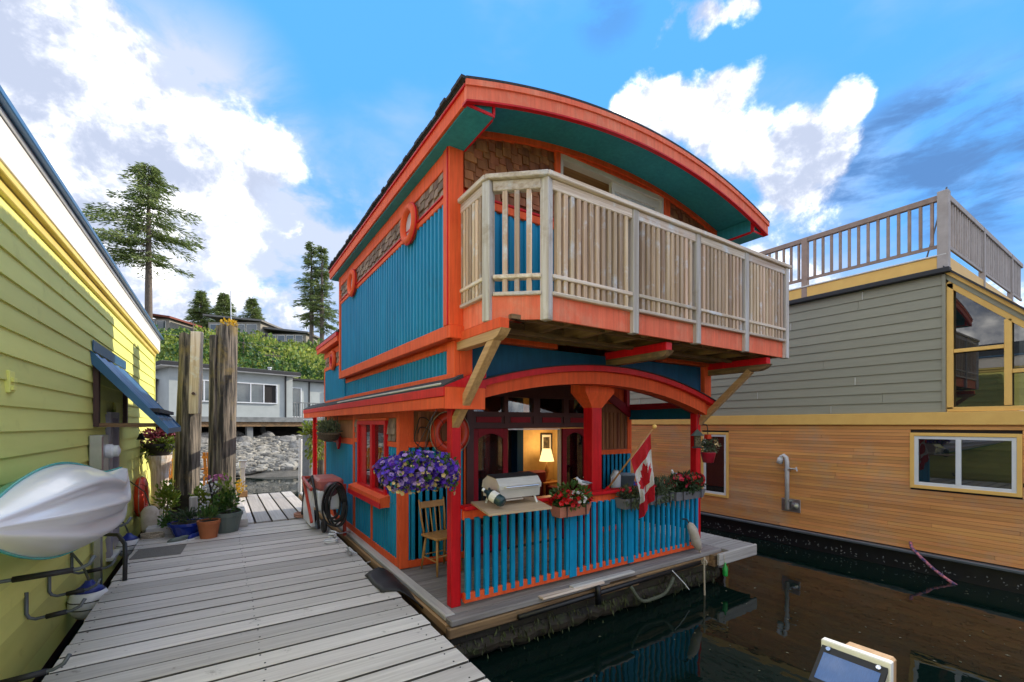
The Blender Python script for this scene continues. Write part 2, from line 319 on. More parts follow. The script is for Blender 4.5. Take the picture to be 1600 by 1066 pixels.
K['caulk'] = P('pale_caulk', (.62, .60, .52), None, .6)
K['cedar'] = P('cedar_cladding', (.80, .375, .12), (.62, .27, .08), .62, 5, (1, .12, 1), bump=.2, bdist=.003, rand=.0, island=.17, hue=.007, detail=8, grime=(.54, .35, .21), gscale=.75, glo=.48, ghi=.72)
K['black'] = P('black_hull', (.010, .011, .014), (.006, .006, .008), .45, 8, bump=.3)
K['rubber'] = P('black_rubber', (.015, .015, .017), None, .55, 12, bump=.1)
K['metal'] = P('galvanised_metal', (.55, .56, .58), (.46, .47, .49), .35, 8, metal=.9, bump=.05)
K['steel'] = P('stainless_steel', (.80, .79, .74), (.72, .71, .66), .30, 6, (1, 8, 1), metal=.4, bump=.05)
K['iron'] = P('dark_iron', (.04, .042, .045), None, .5, metal=.5)
K['rackgrey'] = P('rack_grey_steel', (.13, .15, .17), None, .45, metal=.3)
K['awn'] = P('blue_metal_roofing', (.045, .15, .30), (.035, .125, .26), .35, 4, bump=.04, metal=.2)
K['lilac'] = P('lilac_grey_paint', (.42, .40, .46), None, .6)
K['brown'] = P('brown_paint', (.10, .05, .042), None, .6)
K['white_pl'] = P('white_plastic', (.80, .82, .84), (.72, .75, .79), .32, 3, bump=.03, rand=.03)
K['offpl'] = P('stained_white_plastic', (.66, .60, .52), (.48, .40, .32), .55, 6, bump=.1, grime=(.35, .26, .18), gscale=6)
K['kayak'] = P('white_kayak_plastic', (.90, .91, .93), (.87, .89, .92), .22, 2.2, bump=.02, rand=0, coat=.2)
K['kteal'] = P('turquoise_kayak_plastic', (.02, .42, .36), (.015, .34, .30), .25, 3, bump=.02)
K['navy'] = P('navy_vinyl', (.02, .04, .28), None, .35)
K['ring'] = P('lifebuoy_red_orange', (.72, .055, .018), (.6, .04, .014), .35, 4, bump=.04)
K['rope'] = P('pale_rope', (.52, .44, .33), (.34, .28, .2), .85, 60, bump=.5)
K['rope2'] = P('dark_mossy_rope', (.12, .13, .09), (.05, .06, .04), .9, 60, bump=.5)
K['stripe'] = P('pink_white_mooring_line', (.62, .20, .22), (.06, .06, .16), .8, 22, lo=.42, hi=.56, bump=.3)
K['terra'] = P('terracotta', (.46, .15, .055), (.38, .12, .045), .7, 5)
K['greenpot'] = P('grey_green_plastic_pot', (.12, .155, .14), None, .45, 3)
K['bluepot'] = P('cobalt_glazed_pot', (.015, .04, .34), (.01, .03, .24), .12, 3, bump=.02, coat=.4)
K['greypot'] = P('grey_window_box', (.20, .20, .22), None, .6, 5)
K['redpot'] = P('red_plastic_pot', (.55, .02, .05), None, .35)
K['salmon'] = P('salmon_planter', (.62, .23, .15), None, .6)
K['leaf'] = P('leaf_green', (.10, .20, .035), (.045, .11, .02), .5, 5, bump=0, rand=0, island=.45, hue=.02, trans=.3)
K['leafy'] = P('yellow_green_leaf', (.26, .34, .045), (.15, .23, .03), .5, 5, bump=0, rand=0, island=.35, hue=.02, trans=.35)
K['leafd'] = P('dark_leaf', (.055, .10, .035), (.03, .06, .022), .5, 5, bump=0, rand=0, island=.4, hue=.02, trans=.2)
K['leafg'] = P('grey_green_leaf', (.13, .17, .09), (.075, .10, .05), .6, 5, bump=0, rand=0, island=.4, hue=.02, trans=.25)
K['fir'] = P('fir_needles', (.32, .39, .12), (.14, .21, .07), .6, 2, bump=0, rand=0, island=.5, hue=.015, trans=.2)
K['bush'] = P('hillside_leaves', (.36, .43, .07), (.05, .13, .03), .55, .30, bump=0, rand=0, island=.4, hue=.025, lo=.45, hi=.57, trans=.3)
K['purple'] = P('purple_petal', (.13, .045, .58), (.07, .02, .36), .5, 9, bump=0, rand=0, island=.5, hue=.02, trans=.25)
K['lilacp'] = P('pale_lilac_petal', (.45, .30, .72), None, .5, bump=0, rand=0, island=.25, trans=.25)
K['cream'] = P('cream_petal', (.80, .60, .30), None, .5, bump=0, rand=0, island=.25, trans=.25)
K['redp'] = P('red_petal', (.72, .012, .015), (.5, .006, .01), .5, 9, bump=0, rand=0, island=.4, trans=.2)
K['pinkp'] = P('crimson_petal', (.62, .02, .06), None, .5, bump=0, rand=0, island=.4, trans=.2)
K['whitep'] = P('white_petal', (.80, .80, .80), None, .5, bump=0, rand=0, island=.1, trans=.2)
K['pink2'] = P('pink_petal', (.70, .25, .50), None, .5, bump=0, rand=0, island=.3, trans=.2)
K['burg'] = P('burgundy_leaf', (.16, .02, .04), None, .5, bump=0, rand=0, island=.4, trans=.2)
K['ylp'] = P('yellow_petal', (.80, .52, .03), None, .5, bump=0, rand=0, island=.3, trans=.2)
K['bark'] = P('tree_bark', (.20, .16, .13), (.11, .085, .07), .9, 6, (3, 3, .5), bump=.8, bdist=.03)
K['soil'] = P('dark_soil', (.03, .022, .016), None, .95, 30, bump=.6)
K['moss'] = P('coir_basket', (.11, .065, .035), (.05, .03, .018), .95, 30, bump=1.0, bdist=.02)
K['rock'] = P('shore_rock', (.40, .385, .35), (.20, .19, .17), .85, 3, bump=.6, bdist=.05, rand=.35)
K['cobble'] = P('beach_cobbles', (.38, .36, .31), (.17, .16, .14), .9, 2, bump=.4, rand=0, island=.4)
K['beach'] = P('beach_ground', (.20, .18, .15), (.09, .085, .07), .9, 1.3, bump=1.0, bdist=.1, detail=10)
K['soilh'] = P('hill_ground', (.09, .13, .03), (.05, .07, .02), .95, .4, bump=.8, bdist=.2)
K['stucco'] = P('pale_grey_stucco', (.52, .56, .55), (.47, .51, .50), .85, 2, bump=.1)
K['dkroof'] = P('dark_roof_trim', (.035, .036, .04), None, .7)
K['conc'] = P('grey_concrete', (.27, .28, .28), (.16, .17, .17), .85, 3, bump=.3)
K['shed'] = P('rust_red_board', (.22, .055, .035), None, .8)
K['hillw'] = P('beige_house_wall', (.36, .33, .28), None, .8)
K['pipew'] = P('white_pvc', (.66, .67, .68), None, .4)
K['tube'] = P('grey_blue_plastic_tub', (.28, .34, .40), None, .5)
K['bluetub'] = P('blue_plastic', (.01, .06, .42), None, .4)
K['pane'] = GLASS('window_glass', (.5, .55, .55), .25)
K['clear'] = GLASS('door_glass', (.85, .88, .88), .85)
K['plaster'] = P('warm_interior_plaster', (.60, .40, .16), None, .8, bump=.03)
K['darkin'] = P('dark_interior', (.03, .026, .026), None, .9)
K['floorin'] = P('interior_floor', (.16, .08, .04), None, .5)
K['curtain'] = P('grey_white_curtain', (.80, .80, .82), (.66, .67, .70), .8, 4, (6, 6, .1), bump=.3, trans=.3)
K['lamp'] = EMIT('lit_lampshade', (1.0, .66, .26), 1.1)
K['chrome'] = P('polished_chrome', (.8, .8, .8), None, .1, metal=1)
K['solar'] = P('solar_panel_blue', (.02, .08, .26), (.03, .11, .34), .15, 40, (1, 12, 1), bump=.02, coat=.4)
# ================================================================== WATER, SHORE AND HILL
WZ = -0.5
def water_mat():
    m, t = mat_('harbour_water'); L = t.links.new; n = lambda ty, **k: N(ty, t, **k)
    out = n('ShaderNodeOutputMaterial'); b = n('ShaderNodeBsdfPrincipled'); b.inputs['Roughness'].default_value = .015; b.inputs['IOR'].default_value = 1.33; b.inputs['Specular IOR Level'].default_value = .55
    b.inputs['Base Color'].default_value = (.003, .011, .0085, 1)
    ge = n('ShaderNodeNewGeometry'); mp = n('ShaderNodeMapping'); mp.inputs['Scale'].default_value = (1, .55, 1); L(ge.outputs['Position'], mp.inputs[0])
    a = n('ShaderNodeTexNoise'); a.inputs['Scale'].default_value = 2.1; a.inputs['Detail'].default_value = 2.5; L(mp.outputs[0], a.inputs['Vector'])
    c = n('ShaderNodeTexNoise'); c.inputs['Scale'].default_value = 9; c.inputs['Detail'].default_value = 2; L(mp.outputs[0], c.inputs['Vector'])
    ad = n('ShaderNodeMath', operation='MULTIPLY_ADD'); L(c.outputs['Fac'], ad.inputs[0]); ad.inputs[1].default_value = .12; L(a.outputs['Fac'], ad.inputs[2])
    bp = n('ShaderNodeBump'); bp.inputs['Strength'].default_value = .16; bp.inputs['Distance'].default_value = .035; L(ad.outputs[0], bp.inputs['Height']); L(bp.outputs[0], b.inputs['Normal'])
    L(b.outputs[0], out.inputs[0]); return m
o = MB().add([(-400, -300, WZ), (400, -300, WZ), (400, 400, WZ), (-400, 400, WZ)], [(0, 1, 2, 3)]).build('water', water_mat()); o['kind'] = 'structure'

def hnoise(x, y, s=1.0):
    return math.sin(x*1.7*s+.3)*math.cos(y*1.3*s+1.1)*.5+math.sin(x*3.9*s+y*2.7*s)*.25+math.cos(x*7.1*s-y*5.3*s+2)*.12
def ground_z(x, y):
    yy = y-22.8+hnoise(x, y, .2)*1.0
    prof = [(-400, -3.0), (-2, -1.2), (0, -.55), (3.0, .15), (6.2, 1.05), (8, 1.2), (14, 2.2), (20, 3.9), (31, 7.2), (44, 11.0), (60, 14.2), (75, 16.3), (110, 18.6), (400, 40)]
    for (a, za), (b, zb) in zip(prof, prof[1:]):
        if a <= yy <= b: return za+(zb-za)*(yy-a)/(b-a)
    return prof[-1][1]
def sheet(name, xs, ys, mat, amp):
    vs = [(x, y, ground_z(x, y)+amp*hnoise(x, y, .9)) for y in ys for x in xs]; n = len(xs)
    fs = [(j*n+i, j*n+i+1, (j+1)*n+i+1, (j+1)*n+i) for j in range(len(ys)-1) for i in range(n-1)]
    o = MB().add(vs, fs).build(name, mat, smooth=True); o['kind'] = 'structure'; return o
sheet('shore', [-30+i*.8 for i in range(90)], [20+j*.5 for j in range(34)], K['beach'], .10)
sheet('hill', [-140+i*5 for i in range(64)], [36.5]+[38+j*4 for j in range(60)], K['soilh'], .5)

fd = MB(); rdb = random.Random(31)
for i in range(170):
    x, y = rdb.uniform(1.7, 9), rdb.uniform(-.5, 4.2)
    if y > 3.6 and x < 6.9: continue
    s = rdb.uniform(.006, .022); a = rdb.uniform(0, 6); ca, sa = math.cos(a)*s, math.sin(a)*s; fd.add([(x+ca, y+sa, WZ+.004), (x-sa*.5, y+ca*.5, WZ+.006), (x-ca, y-sa, WZ+.004), (x+sa*.5, y-ca*.5, WZ+.005)], [(0, 1, 2, 3)])
fd.build('floating_debris', P('pale_flotsam', (.35, .32, .22), (.15, .14, .07), .8, 20, island=.5), recalc=False, kind='stuff')
# boulders one can tell apart, smaller cobbles as stuff
def rockmesh(name, seed):
    r = random.Random(seed); bm = bmesh.new(); bmesh.ops.create_icosphere(bm, subdivisions=2, radius=1)
    ph = [(Vector((r.uniform(-1, 1), r.uniform(-1, 1), r.uniform(-1, 1))).normalized(), r.uniform(.55, .95)) for _ in range(9)]
    for v in bm.verts:
        d = v.co.normalized(); k = 1.0
        for (a, c) in ph:
            q = d.dot(a)
            if q > .2: k = min(k, c/q)
        v.co = d*k*r.uniform(.97, 1.03)
    me = bpy.data.meshes.new(name); bm.to_mesh(me); bm.free(); me.materials.append(K['rock']); return me
RM = [rockmesh('boulder', i) for i in range(5)]
spots = []
rr = random.Random(5)
for i in range(900):
    x = rr.uniform(-6, 9); y = rr.uniform(24.3, 30.2); s = rr.uniform(.12, .52)*(1.2 if y > 27 else .62)
    if all((x-a)**2+(y-b)**2 > (s+c)**2*.62 for a, b, c in spots): spots.append((x, y, s))
    if len(spots) >= 130: break
for i, (x, y, s) in enumerate(spots):
    o = bpy.data.objects.new('boulder', RM[i % 5]); COL.objects.link(o); o.location = (x, y, ground_z(x, y)+s*.12); o.scale = (s*rr.uniform(.9, 1.4), s*rr.uniform(.8, 1.2), s*rr.uniform(.55, .85)); o.rotation_euler = (rr.uniform(-.3, .3), rr.uniform(-.3, .3), rr.uniform(0, 6))
    tag(o, 'grey shore boulder on the rocky beach below the stilt building', 'boulder', 'boulders on the shore')
cob = MB()
for i in range(5200):
    x = rr.uniform(-8, 10); y = rr.uniform(23.2, 29.5); z = ground_z(x, y); s = rr.uniform(.06, .2); a = rr.uniform(0, 6); M = Matrix.Translation((x, y, z+s*.35)) @ Matrix.Rotation(a, 4, 'Z') @ Matrix.Rotation(rr.uniform(-.4, .4), 4, 'X')
    cob.obox(M, s*rr.uniform(.8, 1.3), s*rr.uniform(.7, 1.1), s*rr.uniform(.35, .6), s*.3)
cob.build('cobbles', K['cobble'], kind='stuff', recalc=False)

def leafquad(mb, p, s, d=None, asp=.5, r=rnd, droop=.0):
    d = d or Vector((r.gauss(0, 1), r.gauss(0, 1), r.gauss(0, 1))); d = Vector(d)
    if d.length < 1e-4: d = Vector((0, 0, 1))
    d.normalize(); w = d.cross(Vector((r.gauss(0, 1), r.gauss(0, 1), r.gauss(0, 1)))); w.normalize(); n_ = d.cross(w); p = Vector(p)
    mb.add([p, p+d*s*.5+w*s*asp*.5+n_*s*.08, p+d*s, p+d*s*.5-w*s*asp*.5+n_*s*.08], [(0, 1, 2, 3)])
# ================================================================== HOUSEBOAT
HB = thing('houseboat', 'blue, orange and red houseboat with arched roof and cedar balcony', 'houseboat', (4.05, 6.3, WZ))
XL, XR = 1.86, 6.26            # upper walls
LW, RW = 1.93, 6.20            # lower walls
YF, YB = 3.90, 8.52            # upper storey front and rear
def zr(x): return 4.685+.375*(1-((x-4.08)/2.36)**2)
def arc(f, x0, x1, n=28): return [(x0+(x1-x0)*i/n, f(x0+(x1-x0)*i/n)) for i in range(n+1)]
# float and hull
h = MB(); h.box(1.95, 6.35, 4.1, 13.3, -1.0, -.27); hull = h.build('float_hull', K['black'], HB)
for x in (2.3, 3.2, 4.1, 5.0, 5.9): MB().tube([(x, 4.02, -.42), (x, 13.3, -.42)], .19, 12).build('float_log', K['mossy'], hull)
def edge(name, x0, x1, y0, y1, z0, z1, mat, par, c=.012): return MB().box(x0, x1, y0, y1, z0, z1, c).build(name, mat, par)
porch = MB().box(1.9, 6.28, 4.0, 13.2, -.27, -.045).build('porch_deck', K['oldbeam_y'], HB)
n = 14
for i in range(n):
    y0 = 3.955+i*.115; pw = MB().box(1.93, 6.25, y0, y0+.107, -.045, -.002, .006).build('plank', K['porchw'], porch)
for (x0, x1, z0, z1) in ((1.815, 1.925, -.05, .012), (1.80, 1.90, -.15, -.055), (1.83, 1.95, -.33, -.155)):
    edge('edge_beam', x0, x1, 3.93 if z1 > 0 else 3.88, 13.25, z0, z1, K['dock_y'] if z1 > 0 else (K['oldbeam_y'] if z0 < -.2 else K['newood_y']), porch)
edge('edge_beam', 1.815, 3.9, 3.80, 3.925, -.06, .006, K['porchw'], porch); edge('edge_beam', 3.905, 6.25, 3.83, 3.945, -.055, .004, K['porchw'], porch)
edge('edge_beam', 1.79, 4.4, 3.79, 3.87, -.165, -.065, K['oldbeam_x'], porch); edge('edge_beam', 4.405, 6.3, 3.84, 3.93, -.17, -.06, K['oldbeam_x'], porch)
edge('edge_beam', 1.83, 6.2, 3.86, 4.0, -.27, -.175, K['mossy'], porch); rl_ = random.Random(77); MB().tube([(1.86+4.4*i/60, 3.98+rl_.uniform(-.012, .012), -.37+rl_.uniform(-.02, .015)) for i in range(61)], [.12+rl_.uniform(-.012, .012) for i in range(61)], 13).build('float_log', K['mossy'], hull)
wd = MB()
for i in range(420): xw = rl_.uniform(1.9, 6.2); leafquad(wd, (xw, 3.86+rl_.uniform(-.03, .03), -.30+rl_.gauss(0, .07)), rl_.uniform(.03, .09), (rl_.gauss(0, .3), -.3, -1), .3, rl_)
wd.build('weed_fringe', P('wet_weed', (.07, .09, .02), (.03, .03, .012), .6, 8, island=.5), hull, recalc=False, kind='stuff')
edge('loose_board', 2.85, 3.75, 3.74, 3.83, -.005, .02, K['weath_x'], porch); edge('loose_board', 3.3, 4.3, 3.77, 3.85, .008, .036, K['dock_x'], porch)
MB().tube([(2.55, 3.76, -.12), (4.2, 3.77, -.10), (5.7, 3.80, -.10)], .028, 10).build('drain_pipe', K['black'], porch, smooth=True)
MB().tube([(3.62, 3.735, .0), (3.62, 3.715, -.05), (3.62, 3.715, -.2)], .035, 10).build('pipe_elbow', K['black'], porch, smooth=True)
# side platform on the right
sp = MB().box(5.95, 6.9, 3.76, 6.2, -.2, -.04).build('side_platform', K['oldbeam_x'], HB)
for i in range(10):
    y0 = 3.73+i*.16; MB().box(6.262, 6.93, y0, y0+.148, -.038, .0, .006).build('plank', K['plat'], sp)
edge('edge_beam', 5.95, 6.95, 3.68, 3.725, -.17, .0, K['plat'], sp)

# ---- upper storey walls
uw = MB(); uw.box(XL+.03, XL+.13, YF+.03, YB-.03, 2.70, 4.52); uw.box(XR-.13, XR-.03, YF+.03, YB-.03, 2.70, 4.52)
pts = [(XL+.14, 2.7)]+[(x, zr(x)-.07) for x in [XL+.14+i*(XR-XL-.28)/20 for i in range(21)]]+[(XR-.14, 2.7)]; uw.prism(pts, 'y', YB-.12, YB-.02)
uw.prism([(XL+.14, 2.7), (XL+.14, zr(XL+.14)-.07)]+arc(lambda x: zr(x)-.06, XL+.3, 3.2, 10)+[(3.2, 2.7)], 'y', YF+.03, YF+.12)
uw.prism([(4.995, 2.7), (4.995, zr(4.995)-.06)]+arc(lambda x: zr(x)-.06, 5.1, XR-.14, 10)+[(XR-.14, 2.7)], 'y', YF+.03, YF+.12)
uw.band(arc(lambda x: 4.905, 3.21, 4.985, 10), arc(lambda x: zr(x)-.06, 3.21, 4.985, 10), YF+.03, YF+.11)
uwall = uw.build('upper_wall', K['orange'], HB)
def trim(x0, x1, y0, y1, z0, z1, mat='orange', par=None, c=.006, name='trim_board'): return MB().box(x0, x1, y0, y1, z0, z1, c).build(name, K[mat], par or uwall)
# left face: ribbed panel with orange surround, shingle strip, portholes
MB().corr((XL, YB-.1, 0), (0, -1, 0), (-1, 0, 0), YB-.1-4.0, 2.80, 4.005, .098).build('siding_panel', K['teal'], uwall)
MB().corr((XR, YF+.1, 0), (0, 1, 0), (1, 0, 0), YB-.2-YF, 2.80, 4.3, .098).build('siding_panel', K['teal'], uwall)
trim(XL-.035, XL+.03, YF, YB, 2.675, 2.80); trim(XL-.03, XL+.03, YF+.101, YB-.101, 4.005, 4.062); trim(XL-.045, XL+.03, YF+.101, YB-.1, 4.062, 4.082, 'red', c=.004)
trim(XL-.03, XL+.03, YF+.101, YB-.101, 4.335, 4.50); trim(XL-.036, XL+.03, YB-.10, YB, 2.80, 4.51); trim(XL-.036, XL+.03, YF, YF+.10, 2.80, 4.51)
trim(XL-.042, XL-.028, YF-.008, YF+.012, 2.80, 4.51, 'red', c=.003)
def shingle_mesh(w, hgt, ax, mat):
    m = MB()
    if ax == 'y': m.add([(-w/2, -.012, 0), (w/2, -.012, 0), (w/2, .006, 0), (-w/2, .006, 0), (-w/2, .001, hgt), (w/2, .001, hgt), (w/2, .006, hgt), (-w/2, .006, hgt)], [(0, 1, 5, 4), (1, 2, 6, 5), (2, 3, 7, 6), (3, 0, 4, 7), (0, 3, 2, 1), (4, 5, 6, 7)])
    else: m.add([(-.012, -w/2, 0), (-.012, w/2, 0), (.006, w/2, 0), (.006, -w/2, 0), (.001, -w/2, hgt), (.001, w/2, hgt), (.006, w/2, hgt), (.006, -w/2, hgt)], [(0, 1, 5, 4), (1, 2, 6, 5), (2, 3, 7, 6), (3, 0, 4, 7), (0, 3, 2, 1), (4, 5, 6, 7)])
    return m.mesh('shingle', mats=(mat,))
SW = [.085, .105, .125, .145]
SY = [shingle_mesh(w-.009, .125, 'y', K['shingle']) for w in SW]; SX = [shingle_mesh(w-.009, .125, 'x', K['shingle_grey']) for w in SW]
def shingles(ax, a0, a1, fixed, z0, ztop, par, meshes, row=.09, stag=.034, sgn=-1):
    r = random.Random(int(a0*100)+3); k = 0; z = z0
    while True:
        a = a0; any_ = False; alt = 0
        while a < a1-.03:
            i = r.randrange(4); w = SW[i]
            if a+w > a1+.02: i = 0; w = SW[0]
            zz = z-(stag if alt % 2 else 0); alt += 1
            if zz+.06 < ztop(a+w/2):
                any_ = True; off = sgn*(.012+.004*(k % 2)+.002*(alt % 2)); lean = .035
                if ax == 'y': piece('shingle', meshes[i], par, (a+w/2, fixed+off, zz), (-lean if sgn < 0 else lean, 0, 0))
                else: piece('shingle', meshes[i], par, (fixed+off, a+w/2, zz), (0, lean if sgn < 0 else -lean, 0))
            a += w
        k += 1; z += row
        if not any_ or k > 16: break
sidestrip = MB().box(XL+.0, XL+.03, YF+.1, YB-.1, 4.08, 4.34).build('shingle_strip', K['shingle_grey'], HB)
shingles('x', YF+.12, YB-.12, XL, 4.075, lambda a: 4.36, sidestrip, SX, .092, .02)
def porthole(y, z, x, r=.225, par=None, inner='whiteglass'):
    p = MB().torus((x-.03, y, z), (1, 0, 0), r*.80, r*.21, 32, 8).build('porthole', K['orange'], HB, smooth=True)
    MB().torus((x-.035, y, z), (1, 0, 0), r*.99, r*.05, 32, 8).build('porthole_rim', K['red'], p, smooth=True)
    M = Matrix.Translation((x-.012, y, z)) @ Matrix.Rotation(R(90), 4, 'Y'); MB().lathe([(r*.72, -.006), (r*.72, .006)], M=M, n=32).build('pane', K[inner], p)
K['whiteglass'] = P('frosted_porthole_glass', (.62, .66, .68), None, .08, spec=.8, bump=0)
porthole(4.884, 4.125, XL-.02); porthole(7.47, 4.14, XL-.02, .215)
# front face of the upper storey
front = MB().box(XL+.2, 3.12, YF+.012, YF+.028, 4.15, 4.3).build('shingle_panel', K['shingle'], HB)
shingles('y', 2.0, 3.12, YF+.012, 4.165, lambda x: zr(x)-.02, front, SY)
fr2 = MB().box(5.12, 6.1, YF+.012, YF+.028, 4.15, 4.3).build('shingle_panel', K['shingle'], HB)
shingles('y', 5.12, 6.12, YF+.012, 4.165, lambda x: zr(x)-.02, fr2, SY)
trim(XL-.03, 1.985, YF-.025, YF+.03, 2.80, 4.51); trim(6.13, XR+.03, YF-.025, YF+.03, 2.80, 4.51)
trim(1.99, 3.12, YF-.02, YF+.03, 4.02, 4.10); trim(1.99, 3.12, YF-.03, YF+.03, 4.10, 4.125, 'red', c=.004); trim(5.12, 6.125, YF-.02, YF+.03, 4.02, 4.125)
MB().corr((1.99, YF+.02, 0), (1, 0, 0), (0, -1, 0), 1.13, 2.95, 4.02, .098).build('siding_panel', K['teal'], uwall)
MB().corr((5.12, YF+.02, 0), (1, 0, 0), (0, -1, 0), 1.0, 2.95, 4.02, .098).build('siding_panel', K['teal'], uwall)
trim(3.12, 3.20, YF-.03, YF+.03, 2.95, zr(3.12)-.08); trim(5.0, 5.115, YF-.03, YF+.03, 2.95, zr(5.05)-.10)
trim(3.203, 4.997, YF-.028, YF+.03, 4.90, 4.955); trim(3.203, 4.997, YF-.034, YF+.03, 4.955, 4.968, 'red', c=.003)
MB().band(arc(lambda x: 4.97, 3.25, 4.97, 12), arc(lambda x: min(zr(x)-.06, 5.005), 3.25, 4.97, 12), YF+.0, YF+.029).build('trim_board', K['dkblue'], uwall)
MB().band(arc(lambda x: zr(x)-.115, 1.99, 6.17, 32), arc(lambda x: zr(x)-.048, 1.99, 6.17, 32), YF-.045, YF+.01).build('arch_trim', K['orange'], uwall)
# balcony sliding door: white frame, one leaf open on a timber-lined room
bd = MB().box(3.205, 3.25, YF-.01, YF+.09, 2.95, 4.9).box(4.95, 4.995, YF-.01, YF+.09, 2.95, 4.9).box(3.25, 4.95, YF-.01, YF+.09, 4.84, 4.9).box(3.25, 4.95, YF-.01, YF+.09, 2.95, 3.0).build('balcony_door', K['white'], HB)
MB().box(4.05, 4.10, YF+.02, YF+.07, 3.0, 4.84).box(4.88, 4.95, YF+.02, YF+.07, 3.0, 4.84).box(4.10, 4.88, YF+.02, YF+.07, 4.74, 4.84).box(4.10, 4.88, YF+.02, YF+.07, 3.0, 3.1).build('sliding_leaf', K['white'], bd)
MB().box(4.10, 4.88, YF+.04, YF+.05, 3.1, 4.74).build('pane', K['whiteglass'], bd)
MB().box(3.25, 4.05, YF+.9, YF+.92, 2.95, 4.9).box(3.2, 3.22, YF+.1, YF+.9, 2.95, 4.9).box(4.15, 4.17, YF+.1, YF+.9, 2.95, 4.9).box(3.2, 4.17, YF+.1, YF+.9, 4.86, 4.88).build('timber_lining', K['newood_x'], bd)
# ---- main arched roof
Y0, Y1 = 3.28, 8.72
rf = MB().band(arc(lambda x: zr(x)-.035, 1.74, 6.42, 36), arc(zr, 1.74, 6.42, 36), Y0+.03, Y1-.02).build('roof', K['teal2'], HB)
# roofing laid in courses
m = MB(); ny = 18
for i in range(ny):
    y0 = Y0-.03+(Y1+.05-Y0)*i/ny; y1 = y0+(Y1+.05-Y0)/ny+.02; e = .012*(i % 2)
    m.band(arc(lambda x: zr(x)+.006, 1.69, 6.47, 36), arc(lambda x: zr(x)+.026+e*.5, 1.69, 6.47, 36), y0, y1-.022)
m.build('roofing', K['roofing'], rf)
tabs = MB()
rq = random.Random(3)
for i in range(50):
    y = Y0+(Y1-Y0)*i/50; tabs.box(1.655+rq.uniform(0, .02), 1.75, y, y+.10, zr(1.72)+.008, zr(1.72)+.03+rq.uniform(0, .012))
tabs.build('roofing_edge', K['roofing'], rf, kind='stuff')
K['salmonp'] = K['orange']
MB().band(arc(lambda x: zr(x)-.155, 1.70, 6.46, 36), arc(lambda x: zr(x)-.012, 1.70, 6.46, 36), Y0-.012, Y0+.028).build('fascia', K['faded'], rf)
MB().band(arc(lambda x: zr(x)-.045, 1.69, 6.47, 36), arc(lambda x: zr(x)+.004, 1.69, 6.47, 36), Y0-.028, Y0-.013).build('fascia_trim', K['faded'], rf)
MB().band(arc(lambda x: zr(x)-.172, 1.70, 6.46, 36), arc(lambda x: zr(x)-.156, 1.70, 6.46, 36), Y0-.016, Y0+.03).build('fascia_trim', K['red'], rf)
MB().band(arc(lambda x: zr(x)-.062, 1.99, 6.17, 32), arc(lambda x: zr(x)-.037, 1.99, 6.17, 32), Y0+.032, YF-.05).build('soffit', K['teal2'], rf)
for s, xe, xi in ((1, 1.70, 1.985), (-1, 6.46, 6.175)):
    f = lambda a, b, *r: MB().box(min(a, b), max(a, b), *r)
    f(xe, xe+s*.03, Y0+.03, Y1, 4.655, 4.70).build('eave_fascia', K['pinkish'], rf)
    f(xe-s*.012, xe+s*.03, Y0+.0, Y1, 4.64, 4.654).build('eave_trim', K['red'], rf)
    f(xe+s*.006, xe+s*.03, Y0+.03, Y1, 4.515, 4.639).build('eave_fascia', K['orange'], rf)
    f(xe+s*.031, xi, Y0+.04, Y1-.02, 4.50, 4.514).build('eave_soffit', K['teal2'], rf)
    p = [(xe+s*.031, 4.53), (xi, 4.53), (xi, zr(xi)-.07), (xe+s*.031, zr(xe)-.05)]
    MB().prism(p, 'y', Y0+.05, Y0+.065).build('eave_return', K['teal2'], rf)
    f(xe, xi+s*.012, Y0+.03, Y0+.066, 4.505, 4.529).build('eave_trim', K['red'], rf)
    f(xi-s*.004, xi+s*.016, Y0+.03, Y0+.07, 4.53, zr(xi)-.07).build('eave_trim', K['red'], rf)
    f(xi-s*.001, xi+s*.016, Y0+.07, YF-.03, 4.495, 4.522).build('eave_trim', K['red'], rf)
    f(xi-s*.0, xi+s*.01, Y0+.07, YF-.03, 4.523, zr(xi)-.07).build('eave_return', K['teal2'], rf)
# ---- rear, lower storey block behind
rb = MB().box(LW+.03, RW, YB+.02, 10.3, 2.2, 3.42).build('rear_wall', K['orange'], HB)
MB().corr((LW+.01, 10.3, 0), (0, -1, 0), (-1, 0, 0), 10.3-YB, 2.33, 2.98, .098).build('siding_panel', K['teal'], rb)
MB().box(LW-.02, LW+.03, YB+.05, 10.33, 2.98, 3.06).box(LW-.02, LW+.03, 10.25, 10.335, 2.33, 2.98).box(LW-.02, LW+.03, YB+.05, 10.33, 3.25, 3.36).build('trim_board', K['orange'], rb)
rs_ = MB().box(LW+.0, LW+.031, YB+.05, 10.25, 3.06, 3.25).build('shingle_strip', K['shingle_grey'], HB); shingles('x', YB+.1, 10.22, LW, 3.055, lambda a: 3.27, rs_, SX, .09, .02)
MB().torus((LW-.05, 9.31, 3.11), (1, 0, 0), .16, .04, 28, 8).build('porthole', K['orange'], HB, smooth=True); 
p2 = MB().torus((LW-.06, 9.31, 3.11), (1, 0, 0), .10, .03, 28, 8).build('porthole', K['red'], HB, smooth=True)
MB().lathe([(.12, 0), (.12, .01)], M=Matrix.Translation((LW-.04, 9.31, 3.11)) @ Matrix.Rotation(R(90), 4, 'Y'), n=24).build('pane', K['pane'], p2)
r2 = MB().box(1.80, 6.3, YB-.05, 10.5, 3.53, 3.57).build('rear_roof', K['roofing'], HB)
MB().box(1.79, 1.82, YB+.0, 10.5, 3.37, 3.46).build('fascia', K['orange'], r2); MB().box(1.775, 1.82, YB, 10.52, 3.462, 3.53).build('fascia', K['red'], r2)
